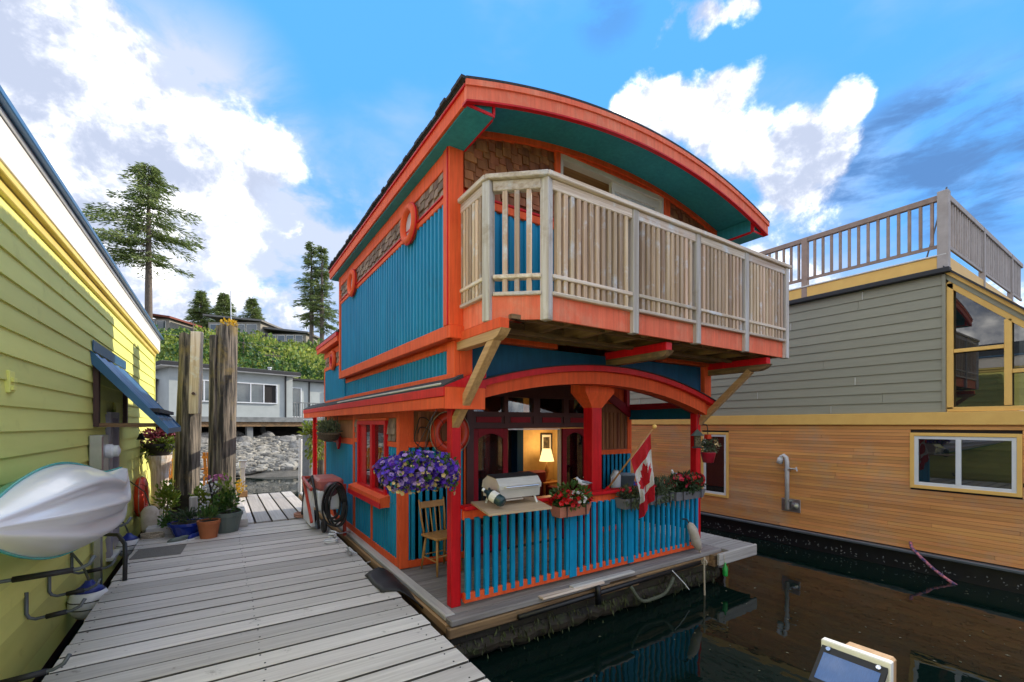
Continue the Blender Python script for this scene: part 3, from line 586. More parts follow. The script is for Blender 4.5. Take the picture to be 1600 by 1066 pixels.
MB().box(1.82, 6.3, YB+.02, 10.48, 3.40, 3.50).build('roof_deck', K['orange'], r2)
# ---- clerestory band under the overhanging upper box
cb = MB().box(1.98, 2.08, 4.07, 10.28, 2.2, 2.70).build('clerestory_wall', K['orange'], HB)
MB().corr((1.965, YB+.1, 0), (0, -1, 0), (-1, 0, 0), YB+.1-4.14, 2.36, 2.60, .098, .02).build('siding_panel', K['teal'], cb)
MB().box(6.05, 6.15, 4.07, 10.28, 2.51, 2.70).build('trim_board', K['orange'], cb)
trim(1.925, 1.99, 3.96, 4.135, 2.30, 2.672, par=cb); trim(1.945, 1.99, 4.14, YB, 2.60, 2.67, par=cb); trim(1.92, 1.99, 4.0, 10.3, 2.27, 2.355, par=cb)
trim(1.99, 2.13, 3.96, 4.03, 2.30, 2.672, par=cb); trim(6.02, 6.18, 3.955, 4.03, 1.99, 2.72, par=cb)
# ---- lower skirt roof
sk = MB().add([(1.765, 3.85, 2.222), (1.97, 3.85, 2.335), (1.97, 12.2, 2.335), (1.765, 12.2, 2.222), (1.765, 3.85, 2.205), (1.97, 3.85, 2.30), (1.97, 12.2, 2.30), (1.765, 12.2, 2.205)], [(0, 1, 2, 3), (7, 6, 5, 4), (0, 4, 5, 1), (1, 5, 6, 2), (2, 6, 7, 3), (3, 7, 4, 0)]).build('skirt_roof', K['roofing'], HB)
MB().box(1.775, 1.81, 3.86, 12.2, 2.0, 2.115, .004).build('fascia', K['orange'], sk); MB().box(1.762, 1.81, 3.852, 12.2, 2.116, 2.204, .004).build('fascia', K['red'], sk)
MB().beam((1.775, 3.95, 2.238), (1.775, 8.4, 2.238), .018, .014, (-.48, 0, .87)).build('flashing', K['white'], sk)
MB().box(1.812, 1.98, 3.9, 12.2, 2.02, 2.035).build('soffit', K['dkblue'], sk)
MB().box(1.775, 2.21, 3.845, 3.875, 1.995, 2.21, .004).build('fascia_return', K['orange'], sk)
MB().add([(1.77, 3.845, 2.212), (2.22, 3.845, 2.40), (2.22, 4.05, 2.40), (1.77, 4.05, 2.212), (1.77, 3.845, 2.20), (2.22, 3.845, 2.20), (2.22, 4.05, 2.20), (1.77, 4.05, 2.20)], [(0, 1, 2, 3), (7, 6, 5, 4), (0, 4, 5, 1), (1, 5, 6, 2), (2, 6, 7, 3), (3, 7, 4, 0)]).build('fascia_return', K['red'], sk)
MB().box(1.97, 2.03, 10.35, 12.15, 2.06, 2.16).build('eave_beam', K['red'], sk)
# ---- lower storey walls
lw = MB().box(LW+.02, LW+.12, 5.53, 10.3, .0, 2.05); lw.box(RW-.1, RW, 5.62, 10.3, 0, 2.5); lw.box(LW+.13, RW-.11, 10.2, 10.3, 0, 2.5)
lw.box(LW+.13, 2.86, 5.52, 5.62, 0, 2.5).box(5.24, RW-.105, 5.52, 5.62, 0, 2.5)
lwall = lw.build('lower_wall', K['orange'], HB)
def lt(y0, y1, z0, z1, mat='orange', x=LW, d=.02): return MB().box(x-d, x+.02, min(y0, y1), max(y0, y1), z0, z1, .004).build('trim_board', K[mat], lwall)
lt(5.50, 5.62, 0.02, 2.04); lt(5.63, 10.3, 0.012, .115); lt(7.76, 7.86, .116, 2.04); lt(5.63, 7.75, 1.94, 2.04); lt(7.87, 10.3, 1.93, 2.04); lt(6.74, 6.80, .116, .80)
lt(10.2, 10.32, .116, 1.92); lt(7.87, 10.19, 1.50, 1.60)
for (a, b, z0, z1) in ((5.63, 6.735, .116, .80), (6.805, 7.755, .116, .80), (5.63, 5.99, .80, 1.55), (7.50, 7.755, .80, 1.55), (7.87, 10.19, .116, 1.50)):
    MB().corr((LW+.0, b, 0), (0, -1, 0), (-1, 0, 0), b-a, z0, z1, .098, .016).build('siding_panel', K['teal'], lwall)
lt(5.63, 5.99, 1.55, 1.62); lt(7.50, 7.755, 1.55, 1.62)
MB().add([(LW-.06, 8.75, 1.50), (LW-.06, 8.95, 1.50), (LW-.06, 8.97, 1.62), (LW-.06, 8.73, 1.62), (LW-.06, 8.85, 1.38), (LW-.02, 8.75, 1.50), (LW-.02, 8.95, 1.50), (LW-.02, 8.97, 1.62), (LW-.02, 8.73, 1.62), (LW-.02, 8.85, 1.38)], [(3, 2, 1, 4, 0), (5, 9, 6, 7, 8), (0, 4, 9, 5), (4, 1, 6, 9), (1, 2, 7, 6), (2, 3, 8, 7), (3, 0, 5, 8)]).build('corbel', K['red'], lwall)
# window openings of the shingle and dark infill beside the casement
for (a, b) in ((5.65, 5.965), (7.50, 7.73)):
    sp_ = MB().box(LW-.002, LW+.021, a, b, 1.625, 1.93).build('shingle_strip', K['shingle_grey'], HB); shingles('x', a, b, LW, 1.625, lambda q: 1.92, sp_, SX, .09, .0)
MB().box(LW-.0, LW+.022, 7.9, 10.18, 1.605, 1.925).build('dark_panel', K['shingle'], lwall)
w = MB().box(LW-.05, LW+.02, 7.39, 7.47, .86, 1.90).box(LW-.05, LW+.02, 5.995, 6.05, .86, 1.90).box(LW-.05, LW+.02, 6.05, 7.39, 1.845, 1.90).box(LW-.05, LW+.02, 6.05, 7.39, .86, .92).box(LW-.06, LW+.02, 6.58, 6.68, .92, 1.845).build('casement_window', K['red'], HB)
MB().box(LW-.04, LW+.02, 5.995, 7.47, 1.905, 1.935).build('window_head', K['orange'], w)
MB().box(LW-.02, LW+.0, 7.05, 7.385, .925, 1.84).box(LW-.02, LW+0, 6.052, 6.11, .925, 1.84).build('sash', K['red'], w)
MB().box(LW-.012, LW-.002, 6.685, 7.05, .93, 1.84).box(LW-.012, LW-.002, 6.11, 6.58, .93, 1.84).build('pane', K['pane'], w)
MB().add([(LW-.15, 5.90, .86), (LW-.15, 7.62, .86), (LW-.0, 7.62, .895), (LW-.0, 5.90, .895), (LW-.15, 5.90, .735), (LW-.15, 7.62, .735), (LW-.0, 7.62, .735), (LW-.0, 5.90, .735)], [(0, 1, 2, 3), (7, 6, 5, 4), (0, 4, 5, 1), (1, 5, 6, 2), (2, 6, 7, 3), (3, 7, 4, 0)]).build('window_sill', K['orange'], w)
MB().box(LW-.16, LW-.145, 5.89, 7.63, .73, .80).build('sill_edge', K['red'], w)
# ---- porch front: posts, arch, gable
def post(x, y, hw, z0, z1): return MB().box(x-hw, x+hw, y-hw, y+hw, z0, z1, .008).build('porch_post', K['red'], HB)
post(2.005, 4.13, .055, -.002, 2.03); post(6.06, 4.14, .055, -.002, 2.1); cp = post(4.05, 4.26, .085, 0.0, 2.2)
MB().add([(3.965-.0, 4.175, 2.06), (4.135, 4.175, 2.06), (4.135, 4.345, 2.06), (3.965, 4.345, 2.06), (3.80, 4.12, 2.255), (4.30, 4.12, 2.255), (4.30, 4.40, 2.255), (3.80, 4.40, 2.255), (3.80, 4.12, 2.37), (4.30, 4.12, 2.37), (4.30, 4.40, 2.37), (3.80, 4.40, 2.37)],
         [(0, 1, 5, 4), (1, 2, 6, 5), (2, 3, 7, 6), (3, 0, 4, 7), (4, 5, 9, 8), (5, 6, 10, 9), (6, 7, 11, 10), (7, 4, 8, 11), (3, 2, 1, 0), (8, 9, 10, 11)]).build('capital', K['orange'], cp)
post(2.0, 12.0, .045, -.002, 2.02)
aL = lambda x: 2.335-.078*(x-3.92)**2
aU = lambda x: 2.485-.080*(x-4.0)**2
MB().band(arc(aL, 2.19, 6.0), arc(aU, 2.19, 6.0), 3.93, 4.10).build('porch_arch', K['orange'], HB)
MB().band(arc(lambda x: aU(x)+.001, 2.1, 6.14), arc(lambda x: aU(x)+.066, 2.1, 6.14), 3.86, 4.02).build('porch_arch', K['red'], HB)
MB().band(arc(lambda x: aU(x)+.067, 2.08, 6.16), arc(lambda x: aU(x)+.078, 2.08, 6.16), 3.84, 4.02).build('arch_capping', K['roofing'], HB)
MB().band(arc(lambda x: aL(x)-.0, 2.25, 5.95), arc(lambda x: 2.46, 2.25, 5.95), 4.105, 4.14).build('porch_arch', K['crimson'], HB)
MB().band(arc(lambda x: max(aU(x)+.0, 2.25), 2.13, 6.02), arc(lambda x: 2.70, 2.13, 6.02), 4.025, 4.06).build('gable_panel', K['dkblue'], HB, label='deep blue gable panel between porch arch and balcony')
MB().box(1.98, 6.18, 4.15, 5.5, 2.50, 2.53).build('porch_ceiling', K['ceil'], HB)
MB().box(6.12, 6.17, 4.2, 5.56, 1.93, 2.10, .004).build('side_beam', K['dkblue'], HB); MB().box(6.10, 6.18, 4.2, 5.5, 2.101, 2.16, .004).build('side_beam', K['crimson'], HB)
MB().box(6.0, 6.08, 5.45, 5.53, 2.161, 2.5, .004).box(6.12, 6.18, 4.2, 5.5, 2.161, 2.20).build('side_beam', K['crimson'], HB)
MB().box(1.90, 2.02, 4.2, 5.5, 2.036, 2.12, .004).build('side_beam', K['orange'], HB)
# ---- balcony
BY, BX = 3.06, 1.985
bal = MB().prism([(BX+.03, 3.88), (BX+.03, 3.40), (2.38, BY+.035), (6.50, BY+.035), (6.50, 3.88)], 'z', 2.93, 2.965).build('balcony', K['weath_x'], HB)
for i in range(9):
    x = 2.15+i*.53; MB().box(x, x+.045, BY+.06 if x > 2.3 else 3.3, 3.95, 2.765, 2.928, .004).build('joist', K['oldbeam_y'], bal)
MB().box(2.1, 6.4, 3.2, 3.25, 2.76, 2.80).build('ledger', K['oldbeam_x'], bal); MB().box(2.1, 6.4, 3.58, 3.64, 2.725, 2.762).build('ledger', K['oldbeam_x'], bal); MB().box(2.05, 6.45, 3.84, 3.87, 2.74, 2.90).build('ledger', K['oldbeam_x'], bal)
cor = [(BX, 4.00), (BX, 3.39), (2.375, BY), (6.48, BY), (6.48, 3.88)]
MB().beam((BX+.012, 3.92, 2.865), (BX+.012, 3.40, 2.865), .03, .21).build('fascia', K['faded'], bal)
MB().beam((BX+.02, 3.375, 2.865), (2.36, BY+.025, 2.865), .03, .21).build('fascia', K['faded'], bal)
for (a, b) in ((2.40, 3.42), (3.50, 4.445), (4.525, 5.44), (5.52, 6.44)):
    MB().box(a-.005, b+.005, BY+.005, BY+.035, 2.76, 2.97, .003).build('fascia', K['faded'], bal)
def bpost(x, y, rz=0):
    M = Matrix.Translation((x, y, 3.365)) @ Matrix.Rotation(rz, 4, 'Z'); MB().obox(M, .042, .042, .615, .006).build('post', K['bpost'], bal)
PO = [(BX+.0, 3.99, 0), (BX+.0, 3.40, R(22)), (2.375, BY+.01, R(22)), (3.46, BY, 0), (4.485, BY, 0), (5.48, BY, 0), (6.48, BY, 0), (6.48, 3.86, 0)]
for p in PO: bpost(*p)
def rail(p, q, z, w, h, mat='weath_x', name='rail'):
    MB().beam((p[0], p[1], z), (q[0], q[1], z), w, h, c=.006).build(name, K[mat], bal)
segs = list(zip(PO, PO[1:]))
bm_ = MB().box(-.022, .022, -.028, .028, 2.985, 3.90, .003).mesh('baluster', mats=(K['balu'],))
cnt = {0: 7, 1: 3, 2: 12, 3: 11, 4: 11, 5: 11, 6: 8}
for i, (p, q) in enumerate(segs):
    p2_, q2_ = Vector(p[:2]), Vector(q[:2]); d = (q2_-p2_); l = d.length; d.normalize(); a = p2_+d*.045; b = q2_-d*.045; nrm = Vector((d.y, -d.x)); 
    if nrm.dot(Vector((-1, -1))) < 0 and i < 6: nrm = -nrm
    g = 'weath_y' if i in (0, 6) else 'weath_x'
    rail(a, b, 3.93, .068, .09, g); rail(a, b, 3.135, .085, .036, g); rail(a, b, 2.985, .085, .034, g)
    k = cnt[i]
    for j in range(k):
        t = (j+1)/(k+1); c = a+(b-a)*t; piece('baluster', bm_, bal, (c.x, c.y, 0), (0, 0, math.atan2(d.y, d.x)))
capn = [(BX-.0, 4.0), (BX-.0, 3.395), (2.37, BY-.0), (6.53, BY-.0)]
for (p, q) in zip(capn, capn[1:]):
    d = (Vector(q)-Vector(p)).normalized(); rail(Vector(p)-d*.02, Vector(q)+d*.02, 4.0, .13, .045, 'weath_y' if abs(d.y) > .9 else 'weath_x', 'cap_rail')
rail((6.48, BY), (6.48, 3.88), 4.0, .13, .044, 'weath_y', 'cap_rail')
# beams and brackets carrying the balcony
for x, y0 in ((2.0, 3.16), (4.10, 3.12), (6.14, 3.10)):
    b = MB().box(x-.05, x+.05, y0+.0, 4.05, 2.655, 2.745, .005).build('bracket_beam', K['orange'] if x < 3 else K['red'], HB)
    m = MB().prism([(y0+.03, 2.60), (y0-.03, 2.654), (4.08, 2.654), (4.08, 2.575), (y0+.10, 2.575)], 'x', x-.048, x+.048); m.build('bracket_beam', K['newood_y'] if x < 3 else K['oldbeam_y'], HB)
MB().beam((2.0, 4.12, 1.83), (2.0, 3.30, 2.60), .085, .085, (0, 1, 1), .005).build('bracket_strut', K['newood_y'], HB)
MB().beam((6.11, 4.12, 1.86), (6.13, 3.33, 2.59), .08, .08, (0, 1, 1), .005).build('bracket_strut', K['newood_y'], HB)
MB().box(XL-.03, XL+.2, 3.86, 3.98, 2.675, 2.80, .005).build('trim_board', K['orange'], uwall)
# ---- porch railing
RY = 4.06
rl = MB().box(2.065, 6.0, RY-.025, RY+.025, .875, .975, .005).build('porch_railing', K['orange'], HB)
MB().box(2.062, 6.0, RY-.075, RY+.075, .976, 1.02, .01).build('cap_rail', K['red'], rl)
MB().box(2.062, 3.49, RY-.055, RY-.005, .045, .145, .005).build('bottom_rail', K['orange'], rl); MB().box(3.495, 4.47, RY-.055, RY-.005, .04, .14, .005).build('bottom_rail', K['orange'], rl); MB().box(4.475, 6.0, RY-.055, RY-.005, .03, .13, .005).build('bottom_rail', K['orange'], rl)
MB().box(2.062, 6.0, RY+.0, RY+.03, .07, .13, .005).build('bottom_rail', K['red'], rl)
bmesh_ = MB().box(-.025, .025, -.02, .02, .085, .90, .004).mesh('baluster', mats=(K['blue'],))
x = 2.10
while x < 5.97:
    if min(abs(x-3.49), abs(x-4.475)) > .085: piece('baluster', bmesh_, rl, (x, RY-.045, 0))
    x += .1085
x = 2.155
while x < 3.42: piece('baluster', bmesh_, rl, (x, RY+.035, 0)); x += .1085
for x in (3.49, 4.475): MB().box(x-.055, x+.055, RY-.068, RY+.03, .05, .90, .004).build('newel', K['blue'], rl)
MB().box(1.93, 1.97, 4.2, 5.48, .20, .24).build('trim_board', K['red'], lwall) if 0 else None
MB().beam((2.06, 4.2, 1.16), (2.5, 5.45, 1.18), .03, .03).build('brace', K['red'], rl) if 0 else None
# ---- porch back wall
DY = 5.52
fw = MB()
MB().corr((2.03, DY, 0), (1, 0, 0), (0, -1, 0), .80, .1, 1.55, .098, .016).build('siding_panel', K['teal'], lwall)
def ft(x0, x1, z0, z1, mat='orange', d=.02): return MB().box(x0, x1, DY-d, DY+.01, z0, z1, .004).build('trim_board', K[mat], lwall)
ft(LW-.02, 2.03, .012, 2.03, 'orange', .022); ft(2.03, 2.86, .012, .1); ft(2.03, 2.86, 1.55, 1.62); ft(2.03, 2.86, 2.02, 2.5); ft(2.03, 2.10, 1.62, 2.02)
dk = MB().box(2.10, 2.86, DY-.006, DY+.004, 1.62, 2.02).build('dark_window', K['shingle'], HB)
for i in range(6): MB().box(2.16+i*.11, 2.20+i*.11, DY-.02, DY-.007, 1.63, 2.01).build('slat', K['shingle'], dk)
MB().corr((5.25, DY, 0), (1, 0, 0), (0, -1, 0), .92, .1, 1.33, .098, .016).build('siding_panel', K['teal'], lwall)
ft(5.24, 6.18, 1.33, 1.41); ft(6.08, 6.18, 1.41, 2.2, 'orange'); ft(5.24, 6.18, .012, .1, 'orange')
dk2 = MB().box(5.24, 6.08, DY-.006, DY+.004, 1.41, 2.2).build('dark_window', K['shingle'], HB)
for i in range(9): MB().box(5.28+i*.09, 5.32+i*.09, DY-.02, DY-.007, 1.43, 2.05).build('slat', K['shingle'], dk2)
MB().prism([(5.3, 2.4), (5.6, 2.4), (6.18, 2.12), (6.18, 1.98), (6.08, 1.98), (5.55, 2.28), (5.3, 2.28)], 'y', DY-.05, DY-.021).build('trim_board', K['crimson'], lwall)
# french door unit
du = MB(); du.box(2.862, 2.97, DY-.03, DY+.09, 0, 2.5); du.box(5.13, 5.238, DY-.03, DY+.09, 0, 2.5); du.box(2.97, 5.13, DY-.03, DY+.09, 1.79, 1.86); du.box(2.97, 5.13, DY-.03, DY+.09, 1.97, 2.03); du.box(2.97, 5.13, DY-.03, DY+.09, 2.25, 2.5)
for (a, b) in ((3.48, 3.545), (4.0, 4.13), (4.60, 4.70)): du.box(a, b, DY-.028, DY+.09, 1.86, 2.25)
door = du.build('french_door', K['maroon'], HB)
for (a, b) in ((2.97, 3.48), (3.545, 4.0), (4.13, 4.60), (4.70, 5.13)):
    MB().box(a, b, DY-.012, DY+.03, 1.86, 1.97).build('panel', K['maroon'], door); MB().box(a+.05, b-.05, DY-.022, DY-.010, 1.875, 1.955, .006).build('panel', K['crimson'], door)
    MB().box(a, b, DY+.02, DY+.028, 2.03, 2.25).build('pane', K['clear'], door)
def leaf(M, w, name):                 # door leaf in its own frame: x along the leaf, z up, arched glass
    z1 = 1.785; m = MB(); fwid = .085
    def bx(x0, x1, z0, z1_, y0=-.022, y1=.022): m.obox(M @ Matrix.Translation(((x0+x1)/2, (y0+y1)/2, (z0+z1_)/2)), (x1-x0)/2, (y1-y0)/2, (z1_-z0)/2, .004)
    bx(0, fwid, .02, z1); bx(w-fwid, w, .02, z1); bx(fwid, w-fwid, .02, .25)
    nn = 10; xs = [fwid+(w-2*fwid)*i/nn for i in range(nn+1)]; f = lambda x: 1.64+.075*(1-((x-w/2)/(w/2-fwid))**2)
    vs = []
    for x in xs:
        for (y, z) in ((-.022, f(x)), (-.022, z1), (.022, z1), (.022, f(x))): vs.append(M @ Vector((x, y, z)))
    m.add(vs, [(0, 1, 2, 3), tuple(nn*4+k for k in (3, 2, 1, 0))]+[(i*4+k, (i+1)*4+k, (i+1)*4+(k+1) % 4, i*4+(k+1) % 4) for i in range(nn) for k in range(4)])
    o = m.build(name, K['crimson'], HB)
    g = MB(); g.obox(M @ Matrix.Translation((w/2, 0, .98)), w/2-fwid+.004, .004, .735); g.build('pane', K['clear'], o)
    hn = MB().tube([M @ Vector((w-.04, -.03, .98)), M @ Vector((w-.04, -.06, .98)), M @ Vector((w-.13, -.06, .98))], .009, 6); hn.build('handle', K['steel'], o); return o
leaf(Matrix.Translation((2.975, DY+.02, 0)), .585, 'door_leaf')
leaf(Matrix.Translation((4.60, DY+.02, 0)), .53, 'door_leaf')
MB().box(3.555, 4.59, DY+.035, DY+.05, 1.765, 1.785).build('head_track', K['metal'], door)
# interior behind the doors
room = MB().box(2.5, 5.9, 7.40, 7.46, 0, 2.5).box(5.9, 5.96, 5.7, 7.4, 0, 2.5).build('interior_wall', K['plaster'], HB)
MB().box(2.4, 2.46, 5.7, 7.4, 0, 2.5).box(2.5, 4.75, 7.2, 7.24, 0, 2.5).build('interior_partition', K['darkin'], HB); MB().box(2.46, 5.9, 5.63, 7.4, -.01, .015).build('interior_floor', K['floorin'], HB); MB().box(2.46, 5.9, 5.63, 7.4, 2.42, 2.46).build('interior_ceiling', K['plaster'], HB)
MB().box(4.72, 4.86, 7.0, 7.39, 0, 2.4).build('interior_pillar', K['dkblue'], HB)
# curtain behind right leaf
cu = MB(); nx = 26; vs = []
for i in range(nx+1):
    xx = 4.62+.50*i/nx; yy = DY+.16+.025*math.sin(i*1.6); vs += [(xx, yy, .05), (xx, yy, 1.78)]
cu.add(vs, [(2*i, 2*i+2, 2*i+3, 2*i+1) for i in range(nx)]); tag(cu.build('curtain', K['curtain'], smooth=True), 'pale grey curtain hanging inside the right leaf of the glass door', 'curtain')
# ================================================================== THINGS ON AND IN THE HOUSEBOAT
def rotz(a, loc): return Matrix.Translation(loc) @ Matrix.Rotation(a, 4, 'Z')
# lamp, picture, armchair, coat inside
lp = thing('table_lamp', 'lit table lamp with a warm shade inside the houseboat', 'lamp', (5.46, 7.05, .72))
MB().lathe([(.07, 0), (.075, .02), (.02, .04), (.03, .15), (.045, .22), (.015, .30), (.012, .42)], (5.46, 7.05, .72), 14).build('lamp_base', K['chair_z'], lp, smooth=True)
MB().lathe([(.15, 1.115), (.145, 1.12), (.085, 1.36), (.08, 1.36)], (5.46, 7.05, 0), 18).build('lamp_shade', K['lamp'], lp, smooth=True)
l_ = bpy.data.lights.new('lamp_bulb', 'POINT'); l_.energy = 9; l_.color = (1, .66, .3); l_.shadow_soft_size = .09; lo_ = bpy.data.objects.new('lamp_bulb', l_); COL.objects.link(lo_); lo_.parent = lp; lo_.location = (0, -.14, .72)
tb = thing('side_table', 'small wooden side table under the lit lamp', 'table', (5.46, 7.05, 0)); MB().box(5.24, 5.68, 6.85, 7.25, .68, .72, .006).build('table_top', K['chair_x'], tb)
for dx in (-.19, .19):
    for dy in (-.17, .17): MB().box(5.46+dx-.018, 5.46+dx+.018, 7.05+dy-.018, 7.05+dy+.018, .012, .68).build('leg', K['chair_z'], tb)
pc = thing('framed_picture', 'dark framed picture on the yellow wall above the lamp', 'picture', (5.71, 7.38, 1.2)); fx0, fx1, fz0, fz1 = 5.56, 5.86, 1.20, 1.66
MB().box(fx0, fx0+.03, 7.37, 7.395, fz0, fz1).box(fx1-.03, fx1, 7.37, 7.395, fz0, fz1).box(fx0+.03, fx1-.03, 7.37, 7.395, fz0, fz0+.03).box(fx0+.03, fx1-.03, 7.37, 7.395, fz1-.03, fz1).build('frame', K['iron'], pc)
MB().box(fx0+.03, fx1-.03, 7.384, 7.394, fz0+.03, fz1-.03).build('mat', K['white'], pc); MB().box(fx0+.07, fx1-.07, 7.378, 7.383, fz0+.08, fz1-.08).build('print', P('dark_print', (.12, .10, .07), (.02, .02, .02), .6, 12), pc)
ac = thing('armchair', 'dark red armchair inside the houseboat door', 'armchair', (5.0, 6.65, 0.015)); ar = P('dark_red_upholstery', (.16, .012, .016), None, .8)
MB().box(4.7, 5.35, 6.4, 7.0, .2, .45, .05).build('seat', ar, ac); MB().box(4.7, 5.35, 6.9, 7.05, .45, .95, .05).build('backrest', ar, ac); MB().box(4.62, 4.72, 6.35, 7.0, .15, .66, .03).build('armrest', ar, ac); MB().box(5.33, 5.43, 6.35, 7.0, .15, .66, .03).build('armrest', ar, ac)
for (x, y) in ((4.7, 6.42), (5.35, 6.42), (4.7, 6.95), (5.35, 6.95)): MB().box(x-.025, x+.025, y-.025, y+.025, .012, .2).build('leg', K['brown'], ac)
ct = MB(); vs = []; nn = 14
for j in range(9):
    z = 1.62-j*.13; w = (.08, .2, .26, .28, .29, .30, .31, .32, .32)[j]
    for i in range(nn): a = 2*math.pi*i/nn; vs.append((4.2+w*math.cos(a)*(1+.1*math.sin(3*a)), 7.06+.07*math.sin(a)*(1+.3*math.cos(2*a+j)), z))
ct.add(vs, [(j*nn+i, j*nn+(i+1) % nn, (j+1)*nn+(i+1) % nn, (j+1)*nn+i) for j in range(8) for i in range(nn)]+[tuple(range(nn)), tuple(range(8*nn, 9*nn))])
tag(ct.build('coat', K['rubber'], smooth=True), 'black coat hanging inside the open door', 'coat')
dc = thing('dining_chair', 'dark wooden chair behind the left glass door leaf', 'chair', (3.35, 6.3, .015)); dw = P('dark_cherry', (.12, .025, .015), None, .4)
MB().box(3.15, 3.55, 6.1, 6.5, .42, .47, .01).build('seat', dw, dc)
for (x, y, z) in ((3.17, 6.12, .42), (3.53, 6.12, .42), (3.17, 6.48, .95), (3.53, 6.48, .95)): MB().box(x-.018, x+.018, y-.018, y+.018, .012, z).build('leg', dw, dc)
for z in (.6, .75, .9): MB().box(3.18, 3.52, 6.47, 6.49, z, z+.06).build('back_rail', dw, dc)

# ---- spindle-back chair on the porch
ch = thing('spindle_chair', 'golden oak spindle-back chair on the porch beside the corner post', 'chair', (2.36, 5.22, 0)); MC = rotz(R(8), (2.36, 5.22, 0))
T = lambda *p: MC @ Vector(p)
s_ = MB(); s_.obox(MC @ Matrix.Translation((0, 0, .445)), .19, .185, .016, .01); s_.build('seat', K['chair_y'], ch)
for sx in (-1, 1):
    MB().tube([T(sx*.15, -.14, .435), T(sx*.165, -.165, .22), T(sx*.18, -.19, .0)], [.014, .018, .011], 8).build('leg', K['chair_z'], ch, smooth=True)
    MB().tube([T(sx*.14, .14, .435), T(sx*.155, .175, .22), T(sx*.17, .205, 0)], [.014, .018, .011], 8).build('leg', K['chair_z'], ch, smooth=True)
    MB().tube([T(sx*.155, .165, .455), T(sx*.175, .205, .67), T(sx*.185, .245, .88)], [.013, .014, .011], 8).build('back_post', K['chair_z'], ch, smooth=True)
    MB().tube([T(sx*.17, -.17, .17), T(sx*.165, .19, .17)], .009, 6).build('stretcher', K['chair_y'], ch)
MB().tube([T(-.165, -.17, .23), T(.165, -.17, .23)], .009, 6).build('stretcher', K['chair_x'], ch); MB().tube([T(-.16, .17, .19), T(.16, .17, .19)], .009, 6).build('stretcher', K['chair_x'], ch); MB().tube([T(-.168, .0, .17), T(.168, .0, .17)], .008, 6).build('stretcher', K['chair_x'], ch)
MB().obox(MC @ Matrix.Translation((0, .232, .81)) @ Matrix.Rotation(R(-10), 4, 'X'), .185, .009, .042, .006).build('top_rail', K['chair_x'], ch)
for i in range(4):
    x = -.10+i*.067; MB().tube([T(x*.9, .16, .455), T(x, .195, .63), T(x*1.02, .228, .78)], [.006, .009, .006], 6).build('spindle', K['chair_z'], ch)

# ---- leaves and petals
def leaves(mb, c, rad, n, s, r=rnd, asp=.5, shell=.5, up=.3):
    for _ in range(n):
        v = Vector((r.gauss(0, 1), r.gauss(0, 1), r.gauss(0, 1))).normalized(); k = shell+(1-shell)*r.random()
        p = Vector((c[0]+v.x*rad[0]*k, c[1]+v.y*rad[1]*k, c[2]+v.z*rad[2]*k)); leafquad(mb, p, s*r.uniform(.6, 1.2), v+Vector((r.gauss(0, .5), r.gauss(0, .5), r.gauss(0, .5)+up)), asp, r)
def flower(mb, p, d, s, k=5):
    d = Vector(d).normalized(); a = d.orthogonal().normalized(); b = d.cross(a); p = Vector(p); vs = [p-d*s*.25]; n = k*2
    for i in range(n):
        t = 2*math.pi*i/n; q = s*(.5 if i % 2 == 0 else .40); vs.append(p+(a*math.cos(t)+b*math.sin(t))*q+d*s*.05*rnd.uniform(-1, 1))
    mb.add(vs, [(0, 1+i, 1+(i+1) % n) for i in range(n)])
def blossoms(mb, c, rad, n, s, r=rnd, zmin=-1.0, front=True):
    for _ in range(n):
        while True:
            v = Vector((r.gauss(0, 1), r.gauss(0, 1), r.gauss(0, 1))).normalized()
            if v.z >= zmin: break
        k = r.uniform(.92, 1.08); flower(mb, (c[0]+v.x*rad[0]*k, c[1]+v.y*rad[1]*k, c[2]+v.z*rad[2]*k), v+Vector((r.gauss(0, .25), r.gauss(0, .25), r.gauss(0, .25)+.15)), s*r.uniform(.75, 1.2))
# hanging petunias at the eave
pt = thing('hanging_petunias', 'hanging basket overflowing with purple petunias at the porch corner', 'hanging basket', (1.64, 4.08, 1.15))
c0 = (1.64, 4.08, 1.40); MB().lathe([(.05, -.16), (.13, -.12), (.19, .0), (.20, .06), (.17, .06)], c0, 16).build('basket', K['moss'], pt)
lf = MB(); fp, flc, fcr = MB(), MB(), MB(); rp_ = random.Random(42)
lobes = [((1.64, 4.08, 1.46), (.33, .31, .12), 1.0)]+[((1.64+.26*math.cos(a)*rp_.uniform(.8, 1.15), 4.08+.24*math.sin(a)*rp_.uniform(.8, 1.15), 1.41+rp_.uniform(-.05, .05)), (rp_.uniform(.12, .19), rp_.uniform(.12, .18), rp_.uniform(.09, .14)), .42) for a in [i*.785+.3 for i in range(8)]]+[((1.56, 4.0, 1.32), (.15, .14, .09), .3), ((1.74, 3.98, 1.33), (.12, .12, .09), .3)]
for (c_, r_, k_) in lobes:
    leaves(lf, c_, r_, int(300*k_), .055); blossoms(fp, c_, tuple(q*1.06 for q in r_), int(150*k_), .064, rp_); blossoms(flc, c_, tuple(q*1.10 for q in r_), int(42*k_), .058, rp_); blossoms(fcr, (c_[0], c_[1], c_[2]-.03), tuple(q*1.05 for q in r_), int(58*k_), .044, rp_)
for i in range(16):
    a = rp_.uniform(0, 6.28); x, y = 1.64+.33*math.cos(a), 4.08+.3*math.sin(a); d_ = rp_.uniform(.08, .2)
    for j in range(6): leafquad(lf, (x+rp_.gauss(0, .015), y+rp_.gauss(0, .015), 1.33-d_*j/6*.7), .045, (rp_.gauss(0, 1), rp_.gauss(0, 1), -.6))
    flower(fp if i % 3 else fcr, (x, y, 1.32-d_*.7), (math.cos(a), math.sin(a), -.2), .05)
